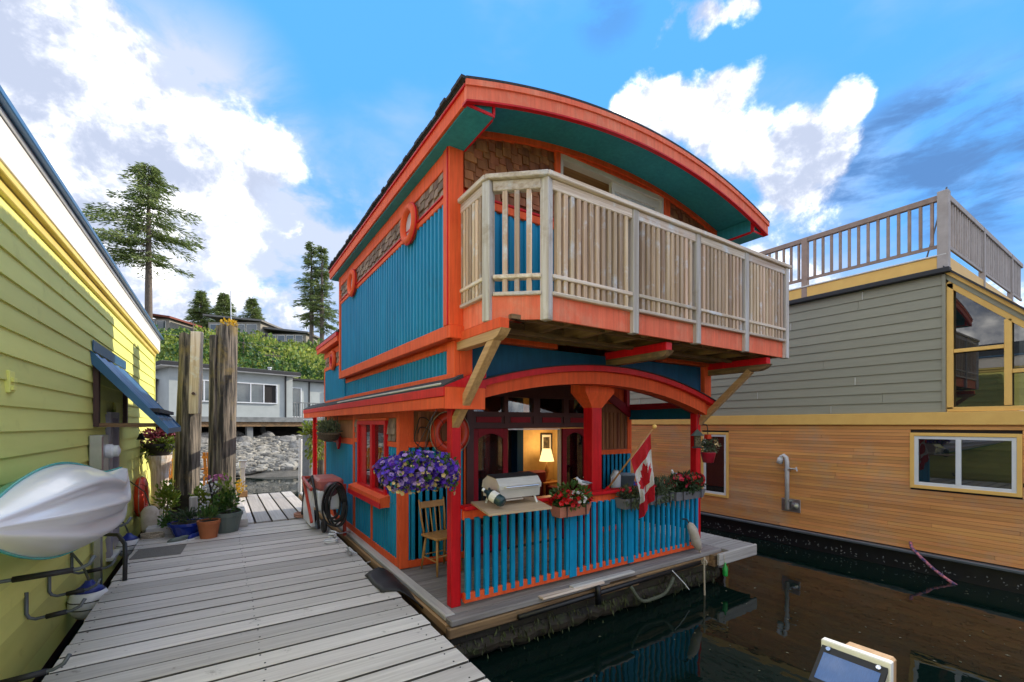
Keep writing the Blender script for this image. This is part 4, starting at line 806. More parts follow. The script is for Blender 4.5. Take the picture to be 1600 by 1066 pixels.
lf.build('foliage', K['leaf'], pt, recalc=False); fp.build('purple_blossoms', K['purple'], pt, recalc=False); flc.build('lilac_blossoms', K['lilacp'], pt, recalc=False); fcr.build('cream_blossoms', K['cream'], pt, recalc=False)
for a in (0, 2.1, 4.2): MB().tube([(1.64+.17*math.cos(a), 4.08+.17*math.sin(a), 1.44), (1.74, 4.06, 1.93)], .003, 4).build('chain', K['iron'], pt)
MB().tube([(1.74, 4.06, 1.92), (1.765, 4.06, 1.96), (1.79, 4.06, 2.01)], .004, 5).build('hook', K['iron'], pt)
# lifebuoy on porch wall
def lifebuoy(name, c, ax, R0, r, label, bands=4):
    t = thing(name, label, 'lifebuoy', (c[0], c[1], c[2]-R0-r))
    MB().torus(c, ax, R0, r, 40, 12).build('ring', K['ring'], t, smooth=True)
    q = Vector(ax).to_track_quat('Z', 'Y').to_matrix().to_4x4(); M = Matrix.Translation(Vector(c)) @ q
    pts = [M @ Vector(((R0+r*1.05)*math.cos(a)*(1+.05*abs(math.sin(2*a))), (R0+r*1.05)*math.sin(a)*(1+.05*abs(math.sin(2*a))), 0)) for a in [i*math.pi/20 for i in range(41)]]
    MB().tube(pts, .006, 5).build('grab_line', K['rope'], t)
    for k in range(bands):
        a = k*2*math.pi/bands+.8; d = M.to_3x3() @ Vector((math.cos(a), math.sin(a), 0)); tn = M.to_3x3() @ Vector((-math.sin(a), math.cos(a), 0))
        MB().torus(Vector(c)+d*R0, tn, r*1.0, r*.055, 16, 6).build('band', K['rubber'], t, smooth=True)
    return t
lifebuoy('lifebuoy', (2.56, 5.385, 1.735), (0, 1, 0), .215, .062, 'red orange lifebuoy hung on the porch wall behind the corner post')
# black cable coiled at the buoy
MB().tube([(2.20+.10*math.cos(a)+.02*math.sin(3*a), 5.46, 1.80+.17*math.sin(a)-.02*a) for a in [i*.35 for i in range(26)]], .007, 6).build('cable_coil', K['rubber']); tag(bpy.data.objects['cable_coil'], 'black cable coil hung on the porch wall next to the lifebuoy', 'cable')
# ---- plywood shelf, barbecue and gas bottle
bp_ = MB().prism([(2.20, 4.13), (2.03, 3.47), (2.72, 3.43), (2.93, 4.06)], 'z', 1.021, 1.041); tag(bp_.build('plywood_shelf', P('pale_plywood', (.55, .42, .28), (.45, .33, .21), .7, 6, (.3, 2, 2))), 'pale plywood board laid across the porch railing under the barbecue', 'board')
bq = thing('barbecue', 'stainless steel table-top gas barbecue on the railing board', 'barbecue', (2.53, 3.86, 1.041)); MQ = rotz(R(2), (2.53, 3.86, 1.041))
prof = [(-.15, .09), (-.165, .14), (-.165, .2), (-.10, .28), (.06, .295), (.15, .22), (.16, .14), (.145, .09)]
def qprism(poly, x0, x1, name, mat, par, c=0):
    n_ = len(poly); vs = [MQ @ Vector((x, p[0], p[1])) for x in (x0, x1) for p in poly]
    return MB().add(vs, [tuple(range(n_))[::-1], tuple(range(n_, 2*n_))]+[(i, (i+1) % n_, n_+(i+1) % n_, n_+i) for i in range(n_)]).build(name, mat, par)
body = qprism([(-.15, .075), (-.16, .16), (.155, .16), (.145, .075)], -.25, .25, 'firebox', K['steel'], bq)
lid = qprism([(-.165, .162), (-.168, .205), (-.11, .272), (.05, .292), (.14, .235), (.16, .162)], -.262, .262, 'lid', K['steel'], bq)
qprism([(-.10, .276), (.05, .296), (.05, .302), (-.105, .282)], -.27, .27, 'lid_trim', K['iron'], lid)
MB().tube([MQ @ Vector((-.2, -.15, .19)), MQ @ Vector((-.2, -.195, .19)), MQ @ Vector((.2, -.195, .19)), MQ @ Vector((.2, -.15, .19))], .009, 8).build('handle', K['chrome'], lid)
qprism([(-.152, .095), (-.1535, .13), (-.1515, .13), (-.15, .095)], .11, .20, 'rating_plate', P('grey_label', (.25, .28, .32), (.55, .57, .6), .5, 60, lo=.48, hi=.52), bq)
for sx in (-.2, .2):
    for sy in (-.12, .12): MB().tube([MQ @ Vector((sx, sy, .09)), MQ @ Vector((sx*1.12, sy*1.15, .0))], .012, 6).build('leg', K['white_pl'], bq)
qprism([(-.07, .035), (-.07, .05), (.07, .05), (.07, .035)], -.12, .1, 'drip_tray', K['steel'], bq)
MB().tube([MQ @ Vector((-.255, -.03, .12)), MQ @ Vector((-.30, -.06, .14)), MQ @ Vector((-.33, -.09, .18))], .014, 8).build('regulator', K['iron'], bq)
tk = thing('gas_bottle', 'small dark green gas bottle hooked to the barbecue', 'gas bottle', (2.28, 3.62, 1.041)); pA, pB = Vector((2.17, 3.78, 1.20)), Vector((2.26, 3.58, 1.10)); dd = (pB-pA).normalized()
K['tankg'] = P('dark_green_bottle', (.012, .045, .055), None, .3)
MB().tube([pA, pA+dd*.03, pA+dd*.07, pA+dd*.21, pA+dd*.235], [.02, .022, .055, .055, .04], 14).build('cylinder', K['tankg'], tk, smooth=True); MB().tube([pA-dd*.03, pA], .018, 8).build('valve', K['white_pl'], tk); MB().tube([pA+dd*.09, pA+dd*.16], .0562, 14, False).build('label_band', K['white'], tk)

# ---- window boxes along the railing
def box_planter(name, label, x0, x1, y, z0, z1, mat, cols, group=None, fol='leaf', droop=0):
    t = thing(name, label, 'flower box', ((x0+x1)/2, y, z0), group); xm = (x0+x1)/2
    m = MB(); vs = []
    for (z, k, yy) in ((z0, .90, .07), (z1, 1.0, .095), (z1, .95, .08), (z0+.02, .86, .06)):
        hw = (x1-x0)/2*k; vs += [(xm-hw, y-yy, z), (xm+hw, y-yy, z), (xm+hw, y+yy, z), (xm-hw, y+yy, z)]
    fs = [(3, 2, 1, 0), (12, 13, 14, 15)]
    for l in range(3): fs += [(l*4+i, l*4+(i+1) % 4, (l+1)*4+(i+1) % 4, (l+1)*4+i) for i in range(4)]
    m.add(vs, fs).build('trough', mat, t)
    MB().box(x0+.04, x1-.04, y-.07, y+.07, z1-.035, z1-.02).build('soil', K['soil'], t)
    for xb in (x0+(x1-x0)*.2, x0+(x1-x0)*.8): MB().beam((xb, y-.105, z0-.01), (xb, y-.105, z1+.01), .012, .006, (0, 1, 0)).beam((xb, y-.105, z1+.008), (xb, 4.02, z1+.02), .012, .005).build('bracket', K['iron'], t)
    f = MB(); leaves(f, (xm, y, z1+.05), ((x1-x0)*.52, .13, .10), int(420*(x1-x0)/.4), .055, shell=.2)
    if cols and not droop: leaves(f, (xm, y, z1+.09), ((x1-x0)*.55, .16, .15), int(300*(x1-x0)/.4), .06, shell=.75)
    if droop: leaves(f, (xm, y-.08, z1-.02), ((x1-x0)*.5, .06, .10), 150, .06, shell=.3, up=-1)
    f.build('foliage', K[fol], t, recalc=False)
    for (nm, mt, c, rad, n_, s) in cols:
        f = MB(); blossoms(f, c, rad, n_, s, zmin=-.3); f.build(nm, K[mt], t, recalc=False)
    return t
box_planter('flower_box', 'salmon flower box with red and white blooms on the blue railing', 3.13, 3.60, 3.90, .81, .93, K['salmon'],
            [('red_blossoms', 'redp', (3.36, 3.88, .98), (.28, .15, .12), 78, .068), ('white_blossoms', 'whitep', (3.36, 3.80, 1.01), (.12, .10, .08), 30, .058)])
G = 'flower boxes'
box_planter('flower_box', 'grey flower box with trailing grey-green leaves left of the flag', 4.19, 4.62, 3.92, .79, .92, K['greypot'], [('pink_blossoms', 'pinkp', (4.4, 3.9, 1.03), (.2, .1, .07), 10, .04)], fol='leafg', droop=1)
box_planter('flower_box', 'grey flower box with leafy shrubs right of the flag', 4.66, 5.12, 3.92, .80, .92, K['greypot'], [('pink_blossoms', 'pinkp', (4.9, 3.9, 1.05), (.2, .1, .07), 8, .04)], fol='leafg', droop=1)
box_planter('flower_box', 'grey flower box of crimson begonias by the right porch post', 5.18, 5.85, 3.92, .80, .92, K['greypot'],
            [('crimson_blossoms', 'pinkp', (5.36, 3.9, 1.03), (.17, .13, .13), 36, .075), ('crimson_blossoms', 'redp', (5.66, 3.9, 1.05), (.17, .13, .13), 34, .075)], fol='leafd')
sp2 = MB()
for i in range(200):
    x = 4.68+.42*rnd.random(); b = Vector((x, 3.9+rnd.uniform(-.08, .08), .94)); leafquad(sp2, b+Vector((rnd.gauss(0, .05), rnd.gauss(0, .04), rnd.uniform(0, .16))), .09, (rnd.gauss(0, .5), rnd.gauss(0, .4), 1), .22)
# (kept with the middle box)
sp2.build('tall_shoots', K['leafg'], bpy.data.objects['flower_box.002'], recalc=False)
# ---- flag
fl = thing('flag', 'red and white maple leaf flag drooping from a pole on the railing', 'flag', (4.03, 4.03, 1.02))
pb, ptip = Vector((4.03, 4.03, .99)), Vector((4.30, 3.50, 1.80)); MB().tube([pb, ptip], [.012, .009], 8).build('pole', K['chair_z'], fl, smooth=True)
MB().lathe([(.0, -.028), (.02, -.02), (.028, 0), (.02, .02), (0, .028)], ptip+Vector((.008, -.015, .022)), 12).build('finial', K['cream'] if 0 else K['amber'], fl, smooth=True)
MB().beam((4.0, 4.02, 1.015), (4.07, 4.04, 1.015), .05, .012).tube([(4.03, 4.03, 1.01), pb+(ptip-pb)*.1], .018, 8).build('pole_socket', K['red'], fl)
def flagP(u, v):            # u down the fly, v along the hoist (0 at the tip)
    h = ptip.lerp(pb, .05+.40*v); fall = Vector((0.015, -.02, -1)); k = min(1, u*1.6)
    side = Vector((ptip-pb)).normalized(); w = (v-.5)
    tgt = ptip.lerp(pb, .20)+Vector((.075, -.03, -.05))
    p0 = h; p1 = Vector((tgt.x+w*.02, tgt.y, h.z))
    base = p0.lerp(p1, k*.58); spread = Vector((-.13, .06, 0))*w*k*.45
    wave = .045*math.sin(v*9+u*5)*k+.02*math.sin(v*17-u*3)*k
    return base+fall*u*(.80-.06*v)+spread+Vector((.55, .83, 0))*wave
leafpoly = [(0, -.5), (.03, -.5), (.02, -.28), (.25, -.32), (.21, -.22), (.45, -.02), (.38, .02), (.43, .17), (.29, .14), (.26, .21), (.13, .08), (.19, .36), (.10, .31), (0, .5)]
leafpoly = leafpoly+[(-x, y) for (x, y) in leafpoly[::-1]]
def inpoly(x, y, poly):
    c = False; j = len(poly)-1
    for i in range(len(poly)):
        xi, yi = poly[i]; xj, yj = poly[j]
        if (yi > y) != (yj > y) and x < (xj-xi)*(y-yi)/(yj-yi+1e-12)+xi: c = not c
        j = i
    return c
nu, nv = 90, 50; m = MB(); vs = [flagP(i/nu, j/nv) for i in range(nu+1) for j in range(nv+1)]; fs = []; mi = []
for i in range(nu):
    for j in range(nv):
        u, v = (i+.5)/nu, (j+.5)/nv; fs.append((i*(nv+1)+j, i*(nv+1)+j+1, (i+1)*(nv+1)+j+1, (i+1)*(nv+1)+j))
        red = u < .26 or u > .75 or inpoly((v-.5)*1.05, (u-.505)*-2.1, leafpoly); mi.append(0 if red and u > .025 else 1)
m.add(vs, fs); m.mi = mi
fo = m.build('cloth', (P('flag_red', (.62, .012, .03), None, .75, 40, bump=.05, trans=.25), P('flag_white', (.75, .75, .78), None, .75, 40, bump=.05, trans=.25)), fl, smooth=True, recalc=False)
# ---- gull figures, bird feeder, red hanging pot, fender, tubs, sconce
def gull(x, y, z, rz, label):
    t = thing('gull_figure', label, 'bird figure', (x, y, z)); M = rotz(rz, (x, y, z)); G_ = lambda *p: M @ Vector(p)
    MB().tube([G_(-.10, 0, .10), G_(-.05, 0, .10), G_(.0, 0, .105), G_(.05, 0, .125), G_(.072, 0, .155), G_(.085, 0, .17), G_(.10, 0, .17)], [.004, .022, .036, .03, .018, .02, .006], 10).build('body', K['white_pl'], t, smooth=True)
    for s in (-1, 1): MB().tube([G_(-.12, s*.012, .105), G_(-.05, s*.026, .115), G_(.03, s*.028, .125)], [.003, .017, .008], 8).build('wing', K['tube'], t, smooth=True)
    MB().tube([G_(.10, 0, .17), G_(.125, 0, .163)], [.006, .002], 6).build('beak', K['amber'], t); MB().tube([G_(0, 0, -.0), G_(0, 0, .08)], .006, 6).build('stand', K['chair_z'], t)
gull(3.74, 4.10, 1.02, R(160), 'grey and white gull figure on the railing beside the centre post'); gull(5.46, 4.08, 1.02, R(200), 'white gull figure perched among the begonias')
bf = thing('bird_feeder', 'small lantern-shaped bird feeder hanging by the right porch post', 'bird feeder', (5.90, 4.0, 1.50)); fc = (5.90, 4.0, 0)
MB().lathe([(.09, 1.50), (.09, 1.515), (.055, 1.52)], fc, 4).build('tray', K['iron'], bf); MB().lathe([(.055, 1.52), (.055, 1.68)], fc, 4).build('seed_cage', P('seed_mesh', (.16, .13, .07), (.05, .04, .02), .7, 50, lo=.45, hi=.55), bf); MB().lathe([(.115, 1.68), (.02, 1.765), (.006, 1.775)], fc, 4).build('roof', K['greenpot'], bf); MB().tube([(5.90, 4.0, 1.77), (5.92, 4.0, 1.95), (5.95, 4.0, 2.13)], .003, 4).build('wire', K['iron'], bf)
hp = thing('hanging_pot', 'crimson hanging pot of pale foliage outside the right porch post', 'hanging pot', (6.42, 4.16, 1.25)); hc = (6.42, 4.16, 0)
MB().lathe([(.08, 1.25), (.115, 1.40), (.12, 1.41), (.10, 1.41)], hc, 16).build('pot', K['redpot'], hp, smooth=True); f = MB(); leaves(f, (6.42, 4.16, 1.50), (.17, .17, .12), 260, .06, shell=.1); f.build('foliage', K['leafg'], hp, recalc=False)
f = MB(); blossoms(f, (6.42, 4.16, 1.53), (.15, .15, .10), 26, .035); f.build('blossoms', K['cream'], hp, recalc=False)
MB().prism([(6.35, 1.62), (6.47, 1.62), (6.45, 1.69), (6.36, 1.69)], 'y', 4.13, 4.19).build('feeder_top', K['ring'], hp); MB().tube([(6.41, 4.16, 1.69), (6.40, 4.16, 1.80), (6.36, 4.15, 1.84), (6.30, 4.15, 1.85), (6.115, 4.14, 1.84)], .008, 6).build('hook', K['iron'], hp)
for a in (.5, 2.6, 4.7): MB().tube([(6.42+.11*math.cos(a), 4.16+.11*math.sin(a), 1.41), (6.41, 4.16, 1.69)], .003, 4).build('wire', K['iron'], hp)
fn = thing('dock_fender', 'stained cream fender hanging on the right end of the blue railing', 'fender', (5.74, 3.86, .03))
MB().tube([(5.56, 3.90, .46), (5.575, 3.89, .425), (5.61, 3.875, .35), (5.68, 3.86, .16), (5.715, 3.855, .085), (5.725, 3.85, .055)], [.012, .05, .066, .066, .05, .015], 14).build('body', K['offpl'], fn, smooth=True); MB().tube([(5.56, 3.90, .45), (5.55, 3.93, .50), (5.52, 3.98, .50)], .012, 6).build('rope_loop', K['iron'], fn); MB().tube([(5.72, 3.85, .06), (5.74, 3.84, .02)], .012, 6).build('tail', K['rope'], fn)
tu = thing('plastic_tub', 'grey plastic tub on the porch behind the flag', 'tub', (5.72, 5.22, .72)); MB().lathe([(.12, .78), (.155, 1.0), (.165, 1.0), (.165, 1.02), (.14, 1.02)], (5.72, 5.22, 0), 18).build('tub_body', K['tube'], tu, smooth=True)
MB().torus((5.72, 5.22, 1.0), (0, 0, 1), .158, .008, 20, 6).build('rim', K['tube'], tu, smooth=True)
pt2 = thing('potting_bench', 'blue-draped bench on the porch carrying the plastic tub', 'bench', (5.75, 5.28, 0)); MB().box(5.42, 6.06, 5.08, 5.46, .70, .78, .01).build('bench_top', K['dkblue'], pt2)
for x in (5.46, 6.0):
    for y in (5.11, 5.42): MB().box(x-.02, x+.02, y-.02, y+.02, 0, .70).build('leg', K['brown'], pt2)
tp = MB(); vs = []
for i in range(13):
    for j in range(9): vs.append((5.86+.22*i/12-.01*math.sin(j*2), 5.20+.2*j/8, .785+.24*(1-abs(j-4)/4)*(.5+.5*math.sin(i*.5))+.015*math.sin(i*2.1+j)))
tp.add(vs, [(i*9+j, i*9+j+1, (i+1)*9+j+1, (i+1)*9+j) for i in range(12) for j in range(8)]); tag(tp.build('blue_tarp', K['bluetub'], smooth=True), 'crumpled bright blue tarp beside the tub on the porch', 'tarp')
jg = thing('watering_jug', 'pale blue plastic jug on the bench next to the grey tub', 'jug', (5.50, 5.24, .78)); MB().lathe([(.07, .78), (.085, .82), (.085, 1.0), (.05, 1.06), (.045, 1.09), (.05, 1.09)], (5.50, 5.24, 0), 14).build('jug_body', K['white_pl'], jg, smooth=True); MB().tube([(5.42, 5.22, 1.0), (5.37, 5.21, .97), (5.37, 5.21, .88), (5.42, 5.22, .85)], .01, 6).build('handle', K['white_pl'], jg)
sn = thing('wall_sconce', 'black carriage lantern on the wall beside the glass door', 'lantern', (5.18, 5.45, 1.4)); MB().box(5.16, 5.20, 5.475, 5.49, 1.42, 1.60).build('back_plate', K['iron'], sn); MB().lathe([(.03, 1.50), (.05, 1.53), (.06, 1.66), (.065, 1.67), (.01, 1.74)], (5.18, 5.40, 0), 6).build('lantern', K['iron'], sn); MB().tube([(5.18, 5.475, 1.45), (5.18, 5.42, 1.44), (5.18, 5.40, 1.50)], .008, 6).build('arm', K['iron'], sn)
# ropes and hanging bits at the front
MB().tube([(5.62, 3.70, .01), (5.60, 3.69, -.2), (5.58, 3.67, -.5), (5.56, 3.65, -.75)], .013, 7).torus((5.62, 3.70, -.06), (1, 0, 0), .035, .013, 14, 6).build('mooring_rope', K['rope'], smooth=True); tag(bpy.data.objects['mooring_rope'], 'pale mooring rope hanging into the water below the fender', 'rope')
MB().tube([(4.2+.75*t, 3.75-.05*t, -.13-1.0*t*(1-t)-.03*math.sin(9*t)) for t in [i/14 for i in range(15)]], .022, 7).build('slack_rope', K['rope2'], smooth=True); tag(bpy.data.objects['slack_rope'], 'dark mossy rope sagging along the front of the houseboat float', 'rope')
MB().tube([(5.0, 3.76, -.08), (5.18, 3.7, -.27), (5.25, 3.68, -.36)], .006, 6).build('thin_line', K['white_pl']); tag(bpy.data.objects['thin_line'], 'thin white line dangling from the float edge', 'rope')
gb = thing('green_bottle', 'small green bottle float under the side platform corner', 'bottle', (6.05, 3.66, -.32)); MB().lathe([(.03, -.32), (.035, -.3), (.035, -.2), (.012, -.16), (.012, -.13)], (6.05, 3.655, 0), 10).build('bottle_body', P('green_plastic', (.02, .35, .06), None, .3), gb, smooth=True); MB().tube([(6.05, 3.655, -.14), (6.05, 3.68, -.02)], .004, 5).build('string', K['rope'], gb)
# hanging planter under the left eave, rear yellow basket
hb = thing('trough_planter', 'coir trough planter of green herbs hung under the left eave', 'planter', (1.74, 9.0, 1.52))
m = MB(); m.lathe([(.06, -.14), (.14, -.1), (.19, .0), (.19, .03), (.15, .03)], M=Matrix.Translation((1.74, 9.05, 1.66)) @ Matrix.Diagonal((.75, 4.6, 1, 1)), n=24); m.build('coir_liner', K['moss'], hb)
f = MB(); leaves(f, (1.74, 9.05, 1.78), (.15, .85, .15), 700, .09, shell=.1, up=1.2, asp=.3); f.build('foliage', K['leafg'], hb, recalc=False)
for y in (8.4, 9.05, 9.7): MB().tube([(1.74, y, 1.69), (1.79, y, 2.03)], .004, 4).build('chain', K['iron'], hb)
yb = thing('yellow_basket', 'trailing yellow-green hanging basket behind the rear porch post', 'hanging basket', (2.1, 12.6, 1.2)); MB().lathe([(.08, 1.55), (.2, 1.68), (.2, 1.72), (.15, 1.72)], (2.1, 12.6, 0), 14).build('basket', K['moss'], yb)
f = MB(); leaves(f, (2.1, 12.6, 1.72), (.36, .36, .2), 350, .12, shell=.3); leaves(f, (2.1, 12.55, 1.25), (.22, .22, .5), 300, .12, shell=.3, up=-1.2); f.build('foliage', K['leafy'], yb, recalc=False)
MB().tube([(2.1, 12.6, 1.72), (2.05, 12.15, 2.2)], .005, 4).build('chain', K['iron'], yb)
# ================================================================== DOCKS
DZ = .10
dock = thing('main_dock', 'long weathered grey dock of cross planks beside the houseboat', 'dock', (.27, 4, -.3))
m = MB()
for x in (-.93, .27, 1.45): m.box(x-.04, x+.04, -2.2, 9.2, -.12, .055)
m.build('stringers', K['oldbeam_y'], dock); fl_ = MB(); 
for y in (-1.5, 1.5, 4.5, 7.5): fl_.box(-.7, 1.25, y-1.0, y+1.0, -.75, -.125)
fl_.build('floats', K['black'], dock)
edge('side_board', 1.505, 1.545, -2.2, 9.2, -.13, .05, K['oldbeam_y'], dock); edge('side_board', -.995, -.955, -2.2, 9.2, -.13, .05, K['oldbeam_y'], dock)
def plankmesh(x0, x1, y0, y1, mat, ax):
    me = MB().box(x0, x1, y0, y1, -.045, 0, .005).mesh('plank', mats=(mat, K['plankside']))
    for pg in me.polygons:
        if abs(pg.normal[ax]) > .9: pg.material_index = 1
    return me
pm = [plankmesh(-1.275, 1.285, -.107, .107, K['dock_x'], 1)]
scr = MB(); y = -2.1; i = 0
while y < 9.1:
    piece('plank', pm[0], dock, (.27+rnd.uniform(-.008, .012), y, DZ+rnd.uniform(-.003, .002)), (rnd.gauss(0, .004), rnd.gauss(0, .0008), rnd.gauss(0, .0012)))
    for x in (-.93, .27, 1.45):
        for dy in (-.07, .07): scr.lathe([(.007, DZ-.001), (.007, DZ+.0025)], (x+rnd.uniform(-.02, .02), y+dy+rnd.uniform(-.012, .012), 0), 6)
    y += .2455; i += 1
scr.build('screw_heads', K['iron'], dock, kind='stuff')
d2 = thing('cross_dock', 'sunlit cross dock of lengthwise planks behind the pilings', 'dock', (.3, 11, -.3)); m = MB()
for yy in (9.35, 11.1, 12.8): m.box(-1.0, 1.62, yy-.05, yy+.05, -.12, .055)
m.build('stringers', K['oldbeam_x'], d2); MB().box(-.8, 1.4, 9.3, 12.8, -.75, -.125).build('floats', K['black'], d2)
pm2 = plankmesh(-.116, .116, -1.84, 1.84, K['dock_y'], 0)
x = -.89
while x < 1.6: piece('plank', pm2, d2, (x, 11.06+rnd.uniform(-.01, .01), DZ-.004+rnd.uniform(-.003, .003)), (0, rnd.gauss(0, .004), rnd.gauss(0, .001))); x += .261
d3 = thing('patio_float', 'small deck float with chairs behind the planter', 'dock', (-1.4, 14.9, -.3)); MB().box(-3.2, .35, 13.0, 16.8, -.7, .05).build('float_body', K['oldbeam_x'], d3)
pm3 = MB().box(-1.8, 1.8, -.115, .115, -.035, 0, .006).mesh('plank', mats=(K['dock_x'],))
for i in range(16): piece('plank', pm3, d3, (-1.42, 13.12+i*.24, DZ-.006), (0, 0, 0))

# ================================================================== YELLOW HOUSE
YH = thing('yellow_house', 'lime yellow float house with lap siding and blue metal awning', 'house', (-4, 7, WZ)); WX = -1.30; YA, YE = -1.5, 13.6
MB().box(-7, WX-.035, YA, YE, -.4, 3.6).build('wall_core', K['brown'], YH); MB().box(-7, WX-.06, YA, YE, -.9, -.32).build('float_hull', K['black'], YH)
wl = MB().box(WX-.034, WX-.024, YA, YE, -.3, 3.56).build('wall', K['yellow'], YH)
def lap(y0, y1, z, pitch, x, mat, par, sgn=1, name='siding_board', out=.022):
    vs = [(x+sgn*out, y0, z), (x+sgn*.004, y0, z+pitch+.012), (x-sgn*.016, y0, z+pitch+.012), (x-sgn*.012, y0, z), (x+sgn*out, y1, z), (x+sgn*.004, y1, z+pitch+.012), (x-sgn*.016, y1, z+pitch+.012), (x-sgn*.012, y1, z)]
    return MB().add(vs, [(0, 1, 5, 4), (1, 2, 6, 5), (2, 3, 7, 6), (3, 0, 4, 7), (0, 3, 2, 1), (4, 5, 6, 7)]).build(name, mat, par)
z = -.26; k = 0; ry = random.Random(11)
while z < 3.45:
    cuts = [YA]+sorted(ry.uniform(1, 13) for _ in range(1 if k % 3 else 2))+[YE]
    for a, b in zip(cuts, cuts[1:]):
        if b-a < .4: continue
        for (c, d_) in ([(a, b)] if z > 2.05 or z+.187 < .12 else [(a, min(b, 8.12)), (max(a, 8.80), b)]):
            if d_-c > .05: lap(c+.0015, d_-.0015, z, .187, WX, K['yellow'], wl)
    z += .187; k += 1
# trim, fascia and roof
MB().box(WX-.02, WX+.045, YA, YE+.02, 3.47, 3.545, .006).build('frieze_board', K['ochre'], YH); MB().box(WX-.02, WX+.09, YA, YE+.10, 3.546, 3.60, .006).build('frieze_board', K['ochre'], YH)
MB().box(WX-.02, WX+.10, YA, YE+.22, 3.602, 3.88, .004).build('fascia', K['white'], YH); MB().box(WX-.02, WX+.12, YA, YE+.24, 3.882, 3.915).build('drip_edge', K['metal'], YH)
gr = MB().box(WX-.1, WX+.165, YA, YE+.27, 3.917, 3.965, .006).build('roof_edge', K['awn'], YH); MB().prism([(WX-.1, 3.93), (WX+.15, 3.965), (WX-.1, 3.99), (-4.1, 4.7), (-7.3, 3.95)], 'y', YA, YE+.25).build('roof', K['roofing'], YH)
ry2 = random.Random(2)
for i in range(26): MB().lathe([(.012, 3.965), (.012, 3.985), (.004, 3.992)], (WX+.13, 1.5+i*.48, 0), 6).build('roof_screw', K['metal'], gr)
MB().box(WX-.035, WX+.03, YE-.09, YE+.012, -.26, 3.47, .004).build('corner_board', K['yellow'], YH)
MB().box(WX-.02, WX+.035, 4.70, 4.80, 2.08, 2.24, .004).box(WX+.036, WX+.05, 4.715, 4.785, 2.10, 2.13).box(WX+.036, WX+.05, 4.715, 4.785, 2.16, 2.19).build('vent', K['yellow'], YH)
# door in the lilac frame
dr = MB().box(WX-.02, WX+.06, 8.14, 8.30, .02, 2.02, .004).box(WX-.02, WX+.06, 8.68, 8.78, .02, 2.02, .004).box(WX-.02, WX+.06, 8.30, 8.68, 1.94, 2.02).build('door', K['lilac'], YH); MB().box(WX-.02, WX+.0, 8.30, 8.68, .02, 1.94).build('leaf', K['maroon'], dr); MB().box(WX-.02, WX+.1, 8.1, 8.82, -.02, .018).build('threshold', K['white'], dr)
# awning
A = [(WX+.0, 7.28, 2.74), (-.55, 7.28, 1.80), (-.55, 9.55, 1.80), (WX+.0, 9.55, 2.74)]
aw = MB(); nb = 20; vs = []
for i in range(nb+1):
    y = 7.28+2.27*i/nb; e = .025 if i % 4 == 2 else 0
    for t in (0, .86, .861, 1.0): vs.append((WX+.75*t+.0, y, 2.74-.94*t+e-(.035 if t > .8605 else 0)))
aw.add(vs, [(i*4+k, i*4+k+1, (i+1)*4+k+1, (i+1)*4+k) for i in range(nb) for k in range(3)]); awn = aw.build('awning', K['awn'], YH)
for y in (7.27, 9.56): MB().add([(WX, y-.006, 2.76), (-.55, y-.006, 1.815), (-.55, y-.006, 1.715), (WX, y-.006, 2.60), (WX, y+.006, 2.76), (-.55, y+.006, 1.815), (-.55, y+.006, 1.715), (WX, y+.006, 2.60)], [(0, 1, 2, 3), (7, 6, 5, 4), (0, 4, 5, 1), (1, 5, 6, 2), (2, 6, 7, 3), (3, 7, 4, 0)]).build('side_flashing', K['awn'], awn)
MB().box(-.555, -.545, 7.276, 9.554, 1.73, 1.80).build('front_flashing', K['awn'], awn); MB().box(WX+.024, WX+.034, 7.28, 9.55, 2.74, 2.87).build('wall_flashing', K['awn'], awn)
MB().beam((WX+.6, 7.3, 2.03), (WX+.6, 9.5, 2.03), .12, .05).build('ridge_cap', K['dkroof'], awn)
MB().box(WX+.02, WX+.07, 7.34, 7.44, 1.82, 2.62).build('support_post', K['brown'], awn); MB().box(WX+.02, WX+.07, 9.36, 9.46, 1.82, 2.62).build('support_post', K['brown'], awn)
MB().beam((WX+.045, 7.39, 1.84), (-.62, 7.39, 1.84), .05, .05).beam((WX+.045, 9.41, 1.84), (-.62, 9.41, 1.84), .05, .05).build('support_arm', K['oldbeam_x'], awn)
MB().tube([(-1.05, 9.3, 1.7), (-1.05, 9.3, 1.45)], .006, 5).lathe([(.02, 1.70), (.05, 1.62), (.06, 1.60)], (-1.05, 9.3, 0), 10).tube([(-1.05, 9.3, 1.70), (-1.1, 9.38, 1.82)], .005, 5).build('bell', K['iron'], awn)
mt = MB().box(WX+.02, WX+.15, 7.10, 7.42, .95, 1.72, .012).build('meter_box', K['metal'], YH); MB().lathe([(.085, 0), (.085, .05), (.07, .07), (.07, .11), (.02, .13)], M=Matrix.Translation((WX+.15, 7.30, 1.52)) @ Matrix.Rotation(R(90), 4, 'Y'), n=18).build('meter', K['white_pl'], mt); MB().box(WX+.05, WX+.11, 7.2, 7.32, -.1, .95).build('conduit', K['metal'], mt)
